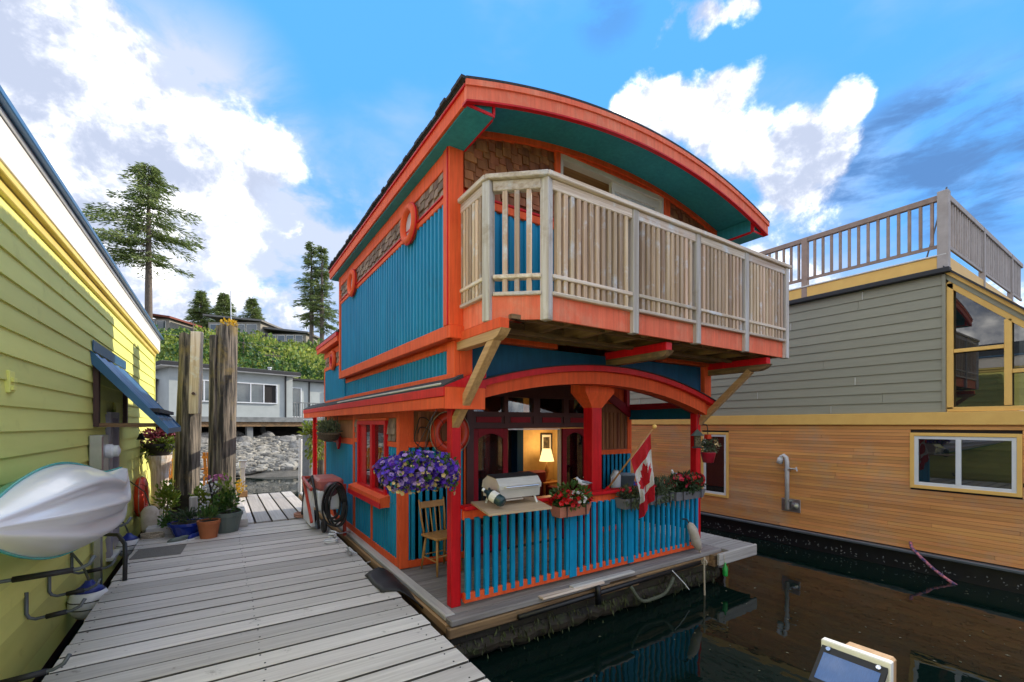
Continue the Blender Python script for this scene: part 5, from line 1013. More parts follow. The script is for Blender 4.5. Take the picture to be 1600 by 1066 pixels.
# racks (each a bent steel arm with padding)
for (y, z, xo, lab) in ((4.15, .20, -.84, 'grey padded rack arm lowest on the yellow wall near the kayak stern'), (5.05, .30, -.93, 'grey padded rack arm on the yellow wall, second under the kayak'), (5.62, .30, -.93, 'grey padded rack arm on the yellow wall, third under the kayak'), (6.35, .30, -.93, 'grey padded rack arm on the yellow wall beside the ball fender'), (4.35, .80, -.75, 'grey rack arm carrying the near half of the kayak'), (5.95, .80, -.75, 'grey rack arm carrying the bow half of the kayak')):
    t = thing('rack_arm', lab, 'rack', (WX+.02, y, z), 'kayak rack arms'); MB().tube([(WX+.03, y, z+.22), (WX+.03, y, z+.05), (WX+.045, y, z+.015), (WX+.08, y, z), (xo-.08, y, z+.02), (xo-.03, y, z+.045), (xo, y, z+.10)], .013, 8).build('arm', K['rackgrey'], t, smooth=True)
    MB().tube([(WX+.14, y, z+.004), (xo-.11, y, z+.017)], .021, 8).build('padding', K['rubber'], t, smooth=True)
# kayak
ky = thing('kayak', 'white sit-on-top kayak with turquoise deck racked on the yellow wall', 'kayak', (-1.0, 5.05, .83)); ns, nn = 60, 48; ya, yb_ = 3.22, 6.88
def tab(q, T_):          # Catmull-Rom through the table
    n_ = len(T_)
    for i in range(n_-1):
        (a, va), (b, vb) = T_[i], T_[i+1]
        if a <= q <= b:
            m0 = (vb-T_[i-1][1])/(b-T_[i-1][0]) if i else (vb-va)/(b-a)*1.6; m1 = (T_[i+2][1]-va)/(T_[i+2][0]-a) if i+2 < n_ else (vb-va)/(b-a)*1.6
            h_ = b-a; u = (q-a)/h_; return (2*u**3-3*u*u+1)*va+(u**3-2*u*u+u)*h_*m0+(3*u*u-2*u**3)*vb+(u**3-u*u)*h_*m1
    return T_[-1][1] if q > T_[-1][0] else T_[0][1]
ya, yb_ = 3.0, 6.86
KW = [(3.0, .012), (3.4, .125), (4.0, .25), (4.6, .335), (5.15, .362), (5.7, .335), (6.27, .25), (6.62, .145), (6.86, .012)]
def kw(t): return tab(ya+(yb_-ya)*t, KW)
def kd(t): return .05+.27*(1-min(1, abs(2*t-1))**2.6)
def kc(t): y = ya+(yb_-ya)*t; return 1.20-.10*(y-4.7)+.34*max(0, (t-.74)/.26)**2+.06*(1-t)
vs = []
for i in range(ns+1):
    t = i/ns; y = ya+(yb_-ya)*t; w, d, zc = kw(t), kd(t), kc(t)
    for j in range(nn+1):
        s = -1+2*j/nn; e = abs(s)
        fd_ = math.sin(math.pi*min(max(t, .0), 1))**.6; f = (1-e**3.2)**.7*.84+(.16*math.exp(-(s/.10)**2)-.12*math.exp(-((e-.32)/.13)**2)+.11*math.exp(-((e-.62)/.11)**2))*fd_
        if e > .999: f = 0
        vs.append((-1.04+d*f+.10*(2*t-1)**2, y, zc+w*s-.06*(1-t)))
m = MB(); m.add(vs, [(i*(nn+1)+j, i*(nn+1)+j+1, (i+1)*(nn+1)+j+1, (i+1)*(nn+1)+j) for i in range(ns) for j in range(nn)]); m.build('hull', K['kayak'], ky, smooth=True)
vs = []
for i in range(ns+1):
    t = i/ns; y = ya+(yb_-ya)*t; w, zc = kw(t)*1.0, kc(t)
    for j in range(13):
        s = -1+2*j/12; f = -.05-.10*(1-s*s)*(1-(2*t-1)**2) if 0 < j < 12 else 0
        vs.append((-1.045+f+.10*(2*t-1)**2, y, zc+w*s-.06*(1-t)))
MB().add(vs, [(i*13+j, i*13+j+1, (i+1)*13+j+1, (i+1)*13+j) for i in range(ns) for j in range(12)]).build('deck', K['kteal'], ky, smooth=True)
for s in (-1, 1): MB().tube([(-1.03+.10*(2*t-1)**2, ya+(yb_-ya)*t, kc(t)+s*kw(t)*1.02-.06*(1-t)) for t in [.02+.96*i/40 for i in range(41)]], .009, 8).build('gunwale', K['kteal'], ky, smooth=True)
# fenders, lifebuoy, hoop
def ball(x, y, z, r, lab):
    t = thing('ball_fender', lab, 'fender', (x, y, z-r*1.1)); prof = [(r*math.sin(a)*(1.0), -r*1.1*math.cos(a)) for a in [i*math.pi/14 for i in range(11)]]
    MB().lathe([(max(p[0], .004), p[1]) for p in prof], (x, y, z), 20).build('ball', K['white_pl'], t, smooth=True); MB().lathe([(r*math.sin(a), -r*1.1*math.cos(a)) for a in [math.pi*i/14 for i in range(10, 13)]]+[(r*.25, r*1.18), (r*.2, r*1.3)], (x, y, z+.002), 20).build('cap', K['navy'], t, smooth=True)
    for q in (-.25, .2): MB().torus((x, y, z+q*r), (0, 0, 1), r*math.sqrt(1-q*q)*.995, .006, 24, 6).build('rope_band', K['rubber'], t)
    MB().tube([(x, y, z+r*1.3), (x-.05, y+.02, z+r*2.2), (WX+.03, y+.05, z+r*3.2)], .012, 6).build('line', K['rope2'], t)
ball(-1.12, 6.25, .02, .165, 'white ball fender with navy top between rack arms and dock'); ball(-1.13, 8.75, .02, .15, 'white ball fender with navy top by the doormat')
cf = thing('cylinder_fender', 'stained cream cylinder fender on the dock by the lifebuoy', 'fender', (-.93, 9.25, DZ)); MB().lathe([(.02, 0), (.09, .015), (.12, .06), (.12, .34), (.08, .40), (.03, .43)], (-.93, 9.25, DZ), 16).build('body', K['offpl'], cf, smooth=True); MB().tube([(-.93, 9.25, .53), (-1.0, 9.3, .75), (WX+.03, 9.4, 1.0)], .01, 6).build('line', K['rope2'], cf)
MB().tube([(-.85+.13*math.cos(a)+.03*math.sin(2*a), 8.72+.10*math.sin(a), DZ+.014+.004*a) for a in [i*.4 for i in range(40)]], .013, 6).build('rope_coil', K['rope'], smooth=True); tag(bpy.data.objects['rope_coil'], 'coil of pale rope on the dock beside the cylinder fender', 'rope')
lifebuoy('lifebuoy', (WX+.10, 10.7, .50), (1, 0, 0), .30, .075, 'red orange lifebuoy hung on the yellow house wall')
MB().tube([(-.88, 6.55, DZ), (-.885, 6.62, .34), (-.92, 6.85, .45), (-1.05, 7.35, .47), (WX+.03, 7.75, .42)], .022, 8).build('hoop_rail', K['rubber'], smooth=True); tag(bpy.data.objects['hoop_rail'], 'black bent hoop rail from the dock to the yellow wall', 'rail')
mh = MB().obox(rotz(R(-4), (-.68, 7.75, DZ+.006)), .27, .27, .006, .003); mh_o = mh.build('doormat', P('grey_doormat', (.22, .21, .20), (.13, .125, .12), .95, 90, bump=.8)); tag(mh_o, 'worn grey doormat on the dock before the planter', 'doormat')

# ================================================================== PILINGS, PLANTER, POTS
def piling(name, lab, base, top, r, seed, wedge=None):
    t = thing(name, lab, 'piling', (base[0], base[1], WZ)); rq = random.Random(seed); n = 22; vs = []; b0, t0 = Vector(base), Vector(top); m = 26
    am = [1+.05*math.sin(3*k*2*math.pi/n+seed)+.06*rq.uniform(-1, 1) for k in range(n)]
    for i in range(m+1):
        q = i/m; c = b0.lerp(t0, q); rr_ = r*(1.06-.12*q)
        for k in range(n):
            a = 2*math.pi*k/n; w = am[k]+.012*rq.uniform(-1, 1)+(.03*math.sin(q*9+k*.9)); vs.append((c.x+rr_*w*math.cos(a), c.y+rr_*w*math.sin(a), c.z+(rq.uniform(-.05, .04) if i == m else 0)))
    vs.append(tuple(t0+Vector((0, 0, -.02))))
    MB().add(vs, [(i*n+k, i*n+(k+1) % n, (i+1)*n+(k+1) % n, (i+1)*n+k) for i in range(m) for k in range(n)]+[(m*n+k, m*n+(k+1) % n, (m+1)*n) for k in range(n)]).build('log', K['pile_z'], t)
    MB().tube([b0.lerp(t0, .17), b0.lerp(t0, .24), b0.lerp(t0, .30)], [r*1.12, r*1.115, r*1.09], 20, False).build('creosote_band', K['mossy'], t, smooth=True)
    return t
pl = piling('piling', 'weathered left piling with a plank bolted to it, behind the flower pots', (-.57, 11.0, -.9), (-.47, 11.02, 3.64), .205, 1)
MB().beam((-.40, 10.80, 2.05), (-.36, 10.82, 3.68), .20, .10, (-.5, -.85, 0), .01).build('plank', K['weath_z'], pl); MB().lathe([(.03, 0), (.03, .03)], M=Matrix.Translation((-.42, 10.74, 2.45)) @ Matrix.Rotation(R(90), 4, 'X'), n=8).build('bolt', K['brown'], pl)
pr = piling('piling', 'tall weathered right piling with ragged moss-topped end behind the green pot', (.05, 10.6, -.9), (.12, 10.62, 3.82), .19, 2)
MB().beam((-.10, 10.52, -.2), (-.07, 10.54, 3.60), .15, .13, (1, 1, 0), .02).build('plank', K['pile_z'], pr); f = MB(); leaves(f, (.16, 10.62, 3.86), (.14, .14, .07), 120, .07, up=1); f.build('moss_tuft', K['ylp'], pr, recalc=False)
plt = thing('planter_frame', 'low timber planter frame around the two pilings', 'planter', (-.27, 10.1, DZ))
for (x0, x1, y0, y1) in ((-.95, .42, 8.88, 9.0), (-.95, -.83, 9.0, 11.5), (.30, .42, 9.0, 11.5)): MB().box(x0, x1, y0, y1, DZ, DZ+.13, .01).build('timber', K['dock_x'], plt)
MB().box(-.83, .30, 9.0, 11.5, DZ, DZ+.05).build('soil', K['soil'], plt); MB().box(-.42, -.30, 9.25, 9.35, DZ+.05, .62, .01).build('stake', K['dock_z'], plt)
def pot(name, lab, c, r0, r1, h_, mat, fols, rim=True):
    t = thing(name, lab, 'plant pot', c); MB().lathe([(r0, 0), (r1*.94, h_*.8), (r1, h_*.82), (r1, h_), (r1*.86, h_), (r1*.84, h_*.9)], c, 20).build('pot', mat, t, smooth=False); MB().lathe([(r1*.85, 0), (r1*.85, .01)], (c[0], c[1], c[2]+h_*.9), 14).build('soil', K['soil'], t)
    for (mt, rad, dz, n_, s, up, asp) in fols:
        f = MB(); leaves(f, (c[0], c[1], c[2]+h_+dz), rad, n_, s, shell=.05, up=up, asp=asp); f.build('foliage', K[mt], t, recalc=False)
    return t
pot('terracotta_pot', 'terracotta pot of chives in front of the planter', (-.13, 8.33, DZ), .11, .155, .27, K['terra'], [('leaf', (.13, .13, .09), .07, 260, .12, 2.5, .12)])
pot('green_pot', 'large grey-green plastic pot with a tall leafy plant', (.10, 8.66, DZ), .17, .24, .32, K['greenpot'], [('leaf', (.20, .20, .20), .14, 330, .085, .6, .5), ('leafy', (.13, .13, .28), .36, 130, .075, .6, .5)])
pot('blue_pot', 'cobalt glazed bowl pot with dark and ferny foliage', (-.42, 8.66, DZ), .16, .25, .22, K['bluepot'], [('leafd', (.20, .16, .10), .08, 240, .08, .6, .3)])
for (c, mt, rad, n_, s, lab) in (((-.66, 8.92, .30), 'leaf', (.13, .10, .12), 170, .07, 'ferny green herb at the near corner of the planter frame'), ((-.80, 10.3, .50), 'leafy', (.19, .22, .30), 420, .09, 'bright yellow-green shrub beside the left piling'), ((-.25, 10.0, .45), 'leafy', (.16, .2, .28), 260, .10, 'yellow-green shrub growing between the pilings'), ((.30, 11.9, .42), 'ylp', (.22, .2, .14), 220, .08, 'low yellow flowers at the far side of the right piling')):
    t = thing('planted_shrub', lab, 'shrub', (c[0], c[1], DZ)); f = MB(); leaves(f, c, rad, n_, s, shell=.1, up=.8); f.build('foliage', K[mt], t, recalc=False); MB().tube([(c[0], c[1], DZ), (c[0]+.02, c[1], c[2])], .012, 5).build('stem', K['bark'], t)
tt = thing('white_flowers', 'spray of small white and pink flowers between the pilings', 'flowers', (-.10, 9.3, DZ)); f = MB(); blossoms(f, (-.12, 9.3, .78), (.12, .12, .12), 46, .05); blossoms(f, (-.2, 9.3, .55), (.1, .1, .2), 30, .04); f.build('blossoms', K['whitep'], tt, recalc=False); f = MB(); blossoms(f, (.0, 10.0, .85), (.16, .12, .06), 40, .07); f.build('pink_blossoms', K['pink2'], tt, recalc=False); MB().tube([(-.10, 9.3, DZ), (-.08, 9.3, .5), (-.14, 9.32, .85)], .018, 6).build('stem', K['rubber'], tt)
# shoes
for i, (x, y, rz, mt) in enumerate(((-.52, 8.22, .3, 'greenpot'), (-.44, 8.30, .5, 'greenpot'), (-.33, 8.36, 1.1, 'navy'), (-.28, 8.45, 1.2, 'navy'))):
    M = rotz(rz, (x, y, DZ)); t = thing('shoe', ('grey canvas shoe on the dock by the terracotta pot', 'navy canvas shoe on the dock by the blue pot')[i//2], 'shoe', (x, y, DZ), 'shoes by the pots'); vs = []
    MB().lathe([(.95, 0), (1, .01), (1, .02), (.93, .025)], M=M @ Matrix.Diagonal((.125, .045, 1, 1)), n=16).build('sole', K['white_pl'], t); MB().lathe([(1, .025), (.97, .045), (.75, .065), (.35, .08), (.05, .082)], M=M @ Matrix.Diagonal((.118, .043, 1, 1)), n=16).build('upper', K[mt], t, smooth=True)
# potted flowers on a post at the house end
po = thing('post_planter', 'dark bowl of burgundy and lime foliage on a stump by the yellow house', 'planter', (-1.0, 11.45, DZ)); px_, py_ = -1.0, 11.45
MB().lathe([(.15, 0), (.14, .45), (.15, .8), (.20, 1.08), (.20, 1.12)], (px_, py_, DZ), 14).build('stump', K['weath_z'], po); MB().lathe([(.15, 1.12), (.26, 1.28), (.29, 1.36), (.24, 1.36)], (px_, py_, DZ), 18).build('bowl', K['rubber'], po, smooth=True)
f = MB(); leaves(f, (px_, py_, 1.58), (.38, .30, .15), 420, .10, shell=.2); f.build('burgundy_foliage', K['burg'], po, recalc=False); f = MB(); leaves(f, (px_+.12, py_-.15, 1.46), (.24, .2, .14), 300, .08, shell=.2, up=-.3); leaves(f, (px_-.2, py_-.1, 1.32), (.12, .1, .2), 110, .08, shell=.2, up=-.3); f.build('lime_foliage', K['leafy'], po, recalc=False)
pn = thing('pink_basket', 'basket of pink and yellow flowers behind the burgundy planter', 'planter', (-.80, 12.3, DZ)); MB().lathe([(.05, 0), (.05, 1.2), (.14, 1.25), (.18, 1.36), (.15, 1.36)], (-.80, 12.3, DZ), 12).build('pedestal', K['rope'], pn); f = MB(); blossoms(f, (-.80, 12.3, 1.56), (.26, .26, .14), 130, .085); f.build('pink_blossoms', K['pink2'], pn, recalc=False); f = MB(); leaves(f, (-.80, 12.3, 1.42), (.22, .2, .1), 160, .08, shell=.2); f.build('foliage', K['leafy'], pn, recalc=False)
# wooden patio chairs beyond
def slatchair(c, rz, mat, lab):
    t = thing('slatted_chair', lab, 'chair', c); M = rotz(rz, c)
    for i in range(6): MB().obox(M @ Matrix.Translation((-.2+i*.08, .26, .72)) @ Matrix.Rotation(R(-18), 4, 'X'), .032, .01, .34, .004).build('back_slat', mat, t)
    for z, y in ((.52, .215), (.92, .335)): MB().obox(M @ Matrix.Translation((0, y, z)), .25, .012, .03, .004).build('back_rail', mat, t)
    for i in range(5): MB().obox(M @ Matrix.Translation((0, -.2+i*.09, .42)), .25, .038, .01, .004).build('seat_slat', mat, t)
    for sx in (-.23, .23):
        for y in (-.2, .2): MB().obox(M @ Matrix.Translation((sx, y, .205)), .022, .022, .205, .004).build('leg', mat, t)
        MB().obox(M @ Matrix.Translation((sx*1.12, .0, .62)), .035, .26, .012, .004).build('armrest', mat, t); MB().obox(M @ Matrix.Translation((sx*1.1, -.22, .51)), .02, .02, .105, .004).build('arm_post', mat, t)
K['honey'] = P('honey_wood', (.62, .24, .04), None, .4)
slatchair((-.95, 13.35, DZ), R(200), K['honey'], 'honey wood slatted chair left of the pilings'); slatchair((-.05, 13.9, DZ), R(170), K['honey'], 'honey wood slatted chair seen between the pilings')
tbl = thing('white_pedestal', 'white lantern stand on the far edge of the cross dock', 'lantern', (.48, 12.6, DZ)); MB().box(.38, .58, 12.5, 12.7, DZ, DZ+.14, .01).build('base', K['newood_x'], tbl); MB().box(.43, .53, 12.55, 12.65, .24, .78, .01).build('stand', K['white'], tbl); MB().box(.41, .55, 12.53, 12.67, .785, .95, .015).build('lantern_head', K['white_pl'], tbl); MB().box(.39, .57, 12.51, 12.69, .955, .975, .005).build('cap', K['white'], tbl)
# pressure washer on the dock edge
pwx = thing('pressure_washer', 'pressure washer with red frame, pink tank and coiled black hose', 'pressure washer', (1.5, 8.2, DZ)); B_ = lambda *a, **k: MB().box(*a, **k)
K['pinkt'] = P('faded_red_plastic', (.50, .16, .14), (.42, .10, .09), .4, 5); K['fred'] = P('frame_red', (.50, .05, .025), None, .4)
MB().obox(rotz(R(0), (1.52, 8.02, .87)), .20, .38, .10, .06).build('fuel_tank', K['pinkt'], pwx); MB().obox(rotz(0, (1.50, 8.0, .62)), .18, .34, .16, .02).build('engine', K['white_pl'], pwx); MB().lathe([(.11, 0), (.12, .06), (.08, .09)], M=Matrix.Translation((1.52, 7.70, .80)) @ Matrix.Rotation(R(90), 4, 'X'), n=18).build('recoil_cover', P('smoked_plastic', (.20, .10, .13), None, .25), pwx, smooth=True)
MB().prism([(7.95, .16), (8.75, .16), (8.85, .36), (8.55, .72), (8.2, .72)], 'x', 1.27, 1.33).build('side_panel', K['white_pl'], pwx)
MB().tube([(1.28, 8.95, .2), (1.28, 8.7, .72), (1.30, 8.05, .98), (1.3, 7.7, .62), (1.32, 7.55, .2)], .022, 8).build('frame_tube', K['rubber'], pwx, smooth=True)
for a, b in (((1.24, 8.62, .92), (1.24, 7.72, .28)), ((1.24, 8.60, .90), (1.24, 7.75, .80)), ((1.62, 8.62, .92), (1.62, 7.72, .28)), ((1.24, 8.62, .905), (1.62, 8.62, .905))): MB().beam(a, b, .04, .05, c=.005).build('frame_bar', K['fred'], pwx)
MB().beam((1.74, 7.70, .01), (1.74, 7.70, .86), .05, .05, (1, 0, 0)).build('frame_bar', K['fred'], pwx)
hs = MB(); rh = random.Random(4)
for k in range(9):
    y0 = 7.62+rh.uniform(-.04, .04); x0 = 1.60+rh.uniform(-.05, .05); ra = rh.uniform(.17, .25); rb_ = rh.uniform(.30, .42); zc = .62-rh.uniform(0, .08)
    hs.tube([(x0-.06+ra*math.cos(a)*.62, y0-.10+.03*math.sin(a*2)-.012*k, zc+rb_*math.sin(a)*.8) for a in [i*math.pi/12 for i in range(25)]], .014, 6)
hs.build('hose', K['rubber'], pwx, smooth=True)
for y in (7.7, 8.6): MB().torus((1.42, y, DZ+.11), (1, 0, 0), .08, .035, 18, 8).build('wheel', K['rubber'], pwx, smooth=True)
cl = thing('dock_cleat', 'cleat wrapped in white line on the dock edge', 'cleat', (1.44, 7.15, DZ)); MB().box(1.42, 1.46, 7.08, 7.22, DZ, DZ+.05).build('base', K['metal'], cl); MB().tube([(1.44, 6.98, DZ+.075), (1.44, 7.08, DZ+.06), (1.44, 7.22, DZ+.06), (1.44, 7.32, DZ+.075)], .016, 8).build('horns', K['metal'], cl, smooth=True)
MB().tube([(1.44+.05*math.cos(a), 7.15+.07*math.sin(a*1.0), DZ+.03+.006*a) for a in [i*.5 for i in range(30)]]+[(1.6, 7.4, .12), (1.80, 7.7, .06), (1.87, 7.9, .02)], .012, 6).build('line', K['white_pl'], cl, smooth=True); MB().tube([(1.38+.09*math.cos(a), 6.95+.07*math.sin(a), DZ+.012+.004*a) for a in [i*.4 for i in range(34)]], .011, 6).build('line_tail', K['white_pl'], cl, smooth=True)
cl2 = thing('dock_cleat', 'cleat with a short white line farther down by the black rubber flap', 'cleat', (1.46, 6.2, DZ)); MB().box(1.44, 1.48, 6.14, 6.26, DZ, DZ+.045).build('base', K['metal'], cl2); MB().tube([(1.46, 6.08, DZ+.065), (1.46, 6.32, DZ+.065)], .014, 8).build('horns', K['metal'], cl2, smooth=True); MB().tube([(1.46, 6.2, DZ+.06), (1.56, 6.22, DZ), (1.62, 6.3, -.1), (1.80, 6.4, -.10)], .011, 6).build('line', K['white_pl'], cl2, smooth=True)
MB().tube([(1.30+.12*math.cos(a), 9.15+.16*math.sin(a), DZ+.02+.006*a) for a in [i*.4 for i in range(36)]], .022, 7).build('orange_rope', P('faded_orange_rope', (.55, .28, .2), None, .9, 40), smooth=True); tag(bpy.data.objects['orange_rope'], 'faded orange rope heap on the cross dock by the pressure washer', 'rope')
vs = []; 
for i in range(9):
    for j in range(9):
        u, v = i/8, j/8; x = 1.40+.46*u; zz = DZ+.015+.05*math.sin(u*2.5)-.42*max(0, u-.38)**1.3+.012*math.sin(v*9+u*4); vs.append((x, 5.22-.62*v-.25*u*(v-.3)+.02*math.sin(u*7), zz-.08*v*u))
MB().add(vs, [(i*9+j, i*9+j+1, (i+1)*9+j+1, (i+1)*9+j) for i in range(8) for j in range(8)]).build('rubber_flap', K['rubber'], smooth=True); fpo = bpy.data.objects['rubber_flap']; sm_ = fpo.modifiers.new('thick', 'SOLIDIFY'); sm_.thickness = .012; tag(fpo, 'black rubber flap draped over the dock edge into the gap', 'fender')
# ================================================================== SAGE AND CEDAR FLOAT HOUSE (right)
SH = thing('sage_house', 'float house with sage lap siding over cedar cladding and golden trim', 'house', (12, 5, WZ)); SX_ = 9.30
MB().box(SX_+.03, 15.5, -6, 10.4, -.1, 2.0).build('wall_core', K['darkin'], SH)
hl = MB().box(SX_-.02, 15.4, -6, 10.4, -1.2, -.16).build('float_hull', K['black'], SH); MB().box(SX_-.12, SX_-.022, -6, 10.4, -.21, -.165, .008).build('rub_rail', K['rackgrey'], hl)
bn = MB(); rb2 = random.Random(9)
for i in range(300): y = rb2.uniform(-2, 10); bn.obox(Matrix.Translation((SX_-.023, y, rb2.gauss(-.40, .03))) @ Matrix.Rotation(rb2.uniform(0, 3), 4, 'X'), .004, rb2.uniform(.005, .018), rb2.uniform(.003, .008))
bn.build('barnacles', K['conc'], hl, kind='stuff')
cd = MB(); z = -.155; rc = random.Random(21); holes = [(1.28, 2.48, .835, 1.715), (5.54, 6.19, .235, 1.67)]
while z < 1.83:
    y = -6-rc.random()*2
    while y < 10.4:
        l = rc.uniform(1.8, 4.8); segs_ = [(max(y, -6), min(y+l, 10.4))]
        for (a, b, z0, z1) in holes:
            if z+.05 > z0 and z < z1:
                ns_ = []
                for (p, q_) in segs_:
                    if q_ <= a or p >= b: ns_.append((p, q_))
                    else:
                        if p < a: ns_.append((p, a))
                        if q_ > b: ns_.append((b, q_))
                segs_ = ns_
        for (p, q_) in segs_:
            if q_-p > .02: cd.box(SX_-.0, SX_+.028, p+.0012, q_-.0012, z, min(z+.0535, 1.838), .003)
        y += l
    z += .0565
cd.build('cedar_cladding', K['cedar'], SH, kind='stuff')
MB().box(SX_-.035, SX_+.03, -6, 10.4, 1.84, 2.035, .005).build('belt_board', K['amber'], SH)
uw2 = MB().box(SX_+.03, 15.2, 2.14, 10.4, 2.04, 4.2).build('upper_wall', K['sage'], SH)
z = 2.04; k = 0; rc = random.Random(4)
while z < 4.10:
    cuts = [2.10]+sorted([rc.uniform(2.6, 6.2), rc.uniform(6.5, 10)] if k % 2 else [rc.uniform(3.0, 5.5), rc.uniform(7.5, 9.8)])+[10.4]
    for a, b in zip(cuts, cuts[1:]): lap(a+.002, b-.002, z, min(.163, 4.15-z), SX_+.012, K['sage'], uw2, -1, out=.02)
    for c in cuts[1:-1]:
        if rc.random() < .62: MB().box(SX_-.014, SX_+.0, c-.006, c+.006, z+.006, z+.135).build('caulk_joint', K['caulk'], uw2)
    z += .163; k += 1
MB().box(SX_-.02, SX_+.03, 2.06, 2.10, 2.04, 4.15).build('corner_board', K['sage'], uw2)
MB().box(SX_-.10, SX_+.03, 2.0, 10.4, 4.16, 4.24, .01).build('gutter', K['dkroof'], SH); MB().box(SX_+.02, 15.2, 2.05, 10.4, 4.242, 4.26).build('flat_roof', K['roofing'], SH)
MB().box(SX_+.05, SX_+.09, 2.06, 10.4, 4.262, 4.46, .004).build('parapet_board', K['amber'], SH); MB().box(SX_+.03, SX_+.11, 2.06, 10.4, 4.462, 4.485, .004).build('parapet_cap', K['white'], SH)
MB().box(SX_+.12, 15.2, 2.06, 2.10, 4.262, 4.46, .004).build('parapet_board', K['amber'], SH)
# raked sunroom in front of the upper storey
def rake(y): return 4.14-(2.06-y)*1.0
sr = MB().prism([(2.055, 2.04), (2.055, rake(2.055)), (0.02, 2.10), (0.02, 2.04)], 'x', SX_+.10, SX_+.12).build('sunroom', K['pane'], SH, label='raked sunroom glazing with golden frames')
def bar(p, q_, w=.075, d=.05, x=SX_+.045, nm='frame_bar'): MB().beam((x, *p), (x, *q_), d, w, (0, 0, 1) if abs(q_[0]-p[0]) > .01 else (0, 1, 0), .004).build(nm, K['amber'], sr)
bar((2.02, 2.08), (2.02, 4.0)); bar((1.42, 2.12), (1.42, rake(1.42)-.16)); bar((2.055, 2.075), (.1, 2.075), .07); bar((1.98, 2.96), (1.46, 2.96), .055, .045); bar((1.38, 2.60), (.75, 2.60), .055, .045); bar((2.055, rake(2.055)-.12), (.12, rake(.12)-.12), .075)
MB().beam((SX_+.03, 2.07, rake(2.07)-.02), (SX_+.03, .05, rake(.05)-.02), .04, .07, (0, -1, 1)).build('rake_board', K['sage'], sr); bar((2.06, rake(2.06)+.05), (-.05, rake(-.05)+.05), .05, .09, SX_+.02, 'rake_trim')
MB().prism([(2.08, rake(2.08)+.08), (-.1, rake(-.1)+.08), (-.1, rake(-.1)+.115), (2.08, rake(2.08)+.115)], 'x', SX_-.06, 15).build('sloped_roof', K['dkroof'], SH)
MB().box(SX_+1.2, SX_+1.25, 0.1, 2.05, 2.05, 3.9).build('interior_back', K['darkin'], SH) if 0 else None
# roof terrace railing
tr_ = MB().box(SX_+.06, SX_+.13, 2.1, 10.3, 5.33, 5.42, .006).build('terrace_railing', K['taupe'], SH)
MB().box(SX_+.08, SX_+.11, 2.1, 10.3, 4.60, 4.65).build('bottom_rail', K['taupe'], tr_); MB().box(SX_+.14, 15, 2.05, 2.12, 5.33, 5.42, .006).build('top_rail', K['taupe2'], tr_); MB().box(SX_+.14, 15, 2.07, 2.10, 4.60, 4.65).build('bottom_rail', K['taupe2'], tr_)
bb = MB().box(-.02, .02, -.02, .02, 4.65, 5.33, .003).mesh('baluster', mats=(K['taupe'],)); bb2 = MB().box(-.018, .018, -.018, .018, 4.65, 5.33, .003).mesh('baluster', mats=(K['taupe2'],)); rp = MB().box(-.05, .05, -.05, .05, 4.25, 5.40, .006).mesh('post', mats=(K['taupe'],))
y = 2.24
while y < 10:
    if abs((y-4.06) % 1.97) > .1 and abs((y-4.06) % 1.97-1.97) > .1: piece('baluster', bb, tr_, (SX_+.095, y, 0))
    y += .138
for y in (4.06, 6.03, 8.0, 9.97): piece('post', rp, tr_, (SX_+.095, y, 0))
MB().box(SX_+.03, SX_+.16, 2.04, 2.17, 4.25, 5.46, .006).build('corner_post', K['taupe2'], tr_)
x = SX_+.28
while x < 14.9: piece('baluster', bb2, tr_, (x, 2.085, 0)); x += .138
for x in (11.6, 13.9): MB().box(x-.04, x+.04, 2.045, 2.125, 4.25, 5.40).build('post', K['taupe2'], tr_)
# windows
def swin(y0, y1, z0, z1, split):
    w_ = MB(); fr = .05
    for (a, b, c, d) in ((y0, y0+fr, z0, z1), (y1-fr, y1, z0, z1), (y0+fr, y1-fr, z0, z0+fr), (y0+fr, y1-fr, z1-fr, z1)): w_.box(SX_-.025, SX_+.03, a, b, c, d, .003)
    o = w_.build('window', K['amber'], SH); i_ = MB(); a0, a1, b0, b1 = y0+fr, y1-fr, z0+fr, z1-fr; g = .05
    for (a, b, c, d) in ((a0, a0+g, b0, b1), (a1-g, a1, b0, b1), (a0+g, a1-g, b0, b0+g), (a0+g, a1-g, b1-g, b1)): i_.box(SX_-.012, SX_+.03, a, b, c, d, .003)
    if split: i_.box(SX_-.016, SX_+.03, split-.03, split+.03, b0+g, b1-g, .003)
    i_.build('sash', K['white_pl'], o)
    for (p, q_) in (((a0+g, split-.03), (split+.03, a1-g)) if split else ((a0+g, a1-g),)): MB().box(SX_+.012, SX_+.018, p, q_, b0+g, b1-g).build('pane', K['pane'], o)
    for k in range(int((b1-b0)/.05) if not split else 4): MB().box(SX_+.05, SX_+.053, a0+g, a1-g, b1-g-.03-k*.05, b1-g-.012-k*.05).build('blind_slat', K['curtain'], o)
    MB().box(SX_+.20, SX_+.21, a0, a1, b0, b1).build('room_interior', K['darkin'], o)
swin(1.28, 2.48, .835, 1.715, 1.92); swin(5.54, 6.19, .235, 1.67, None)
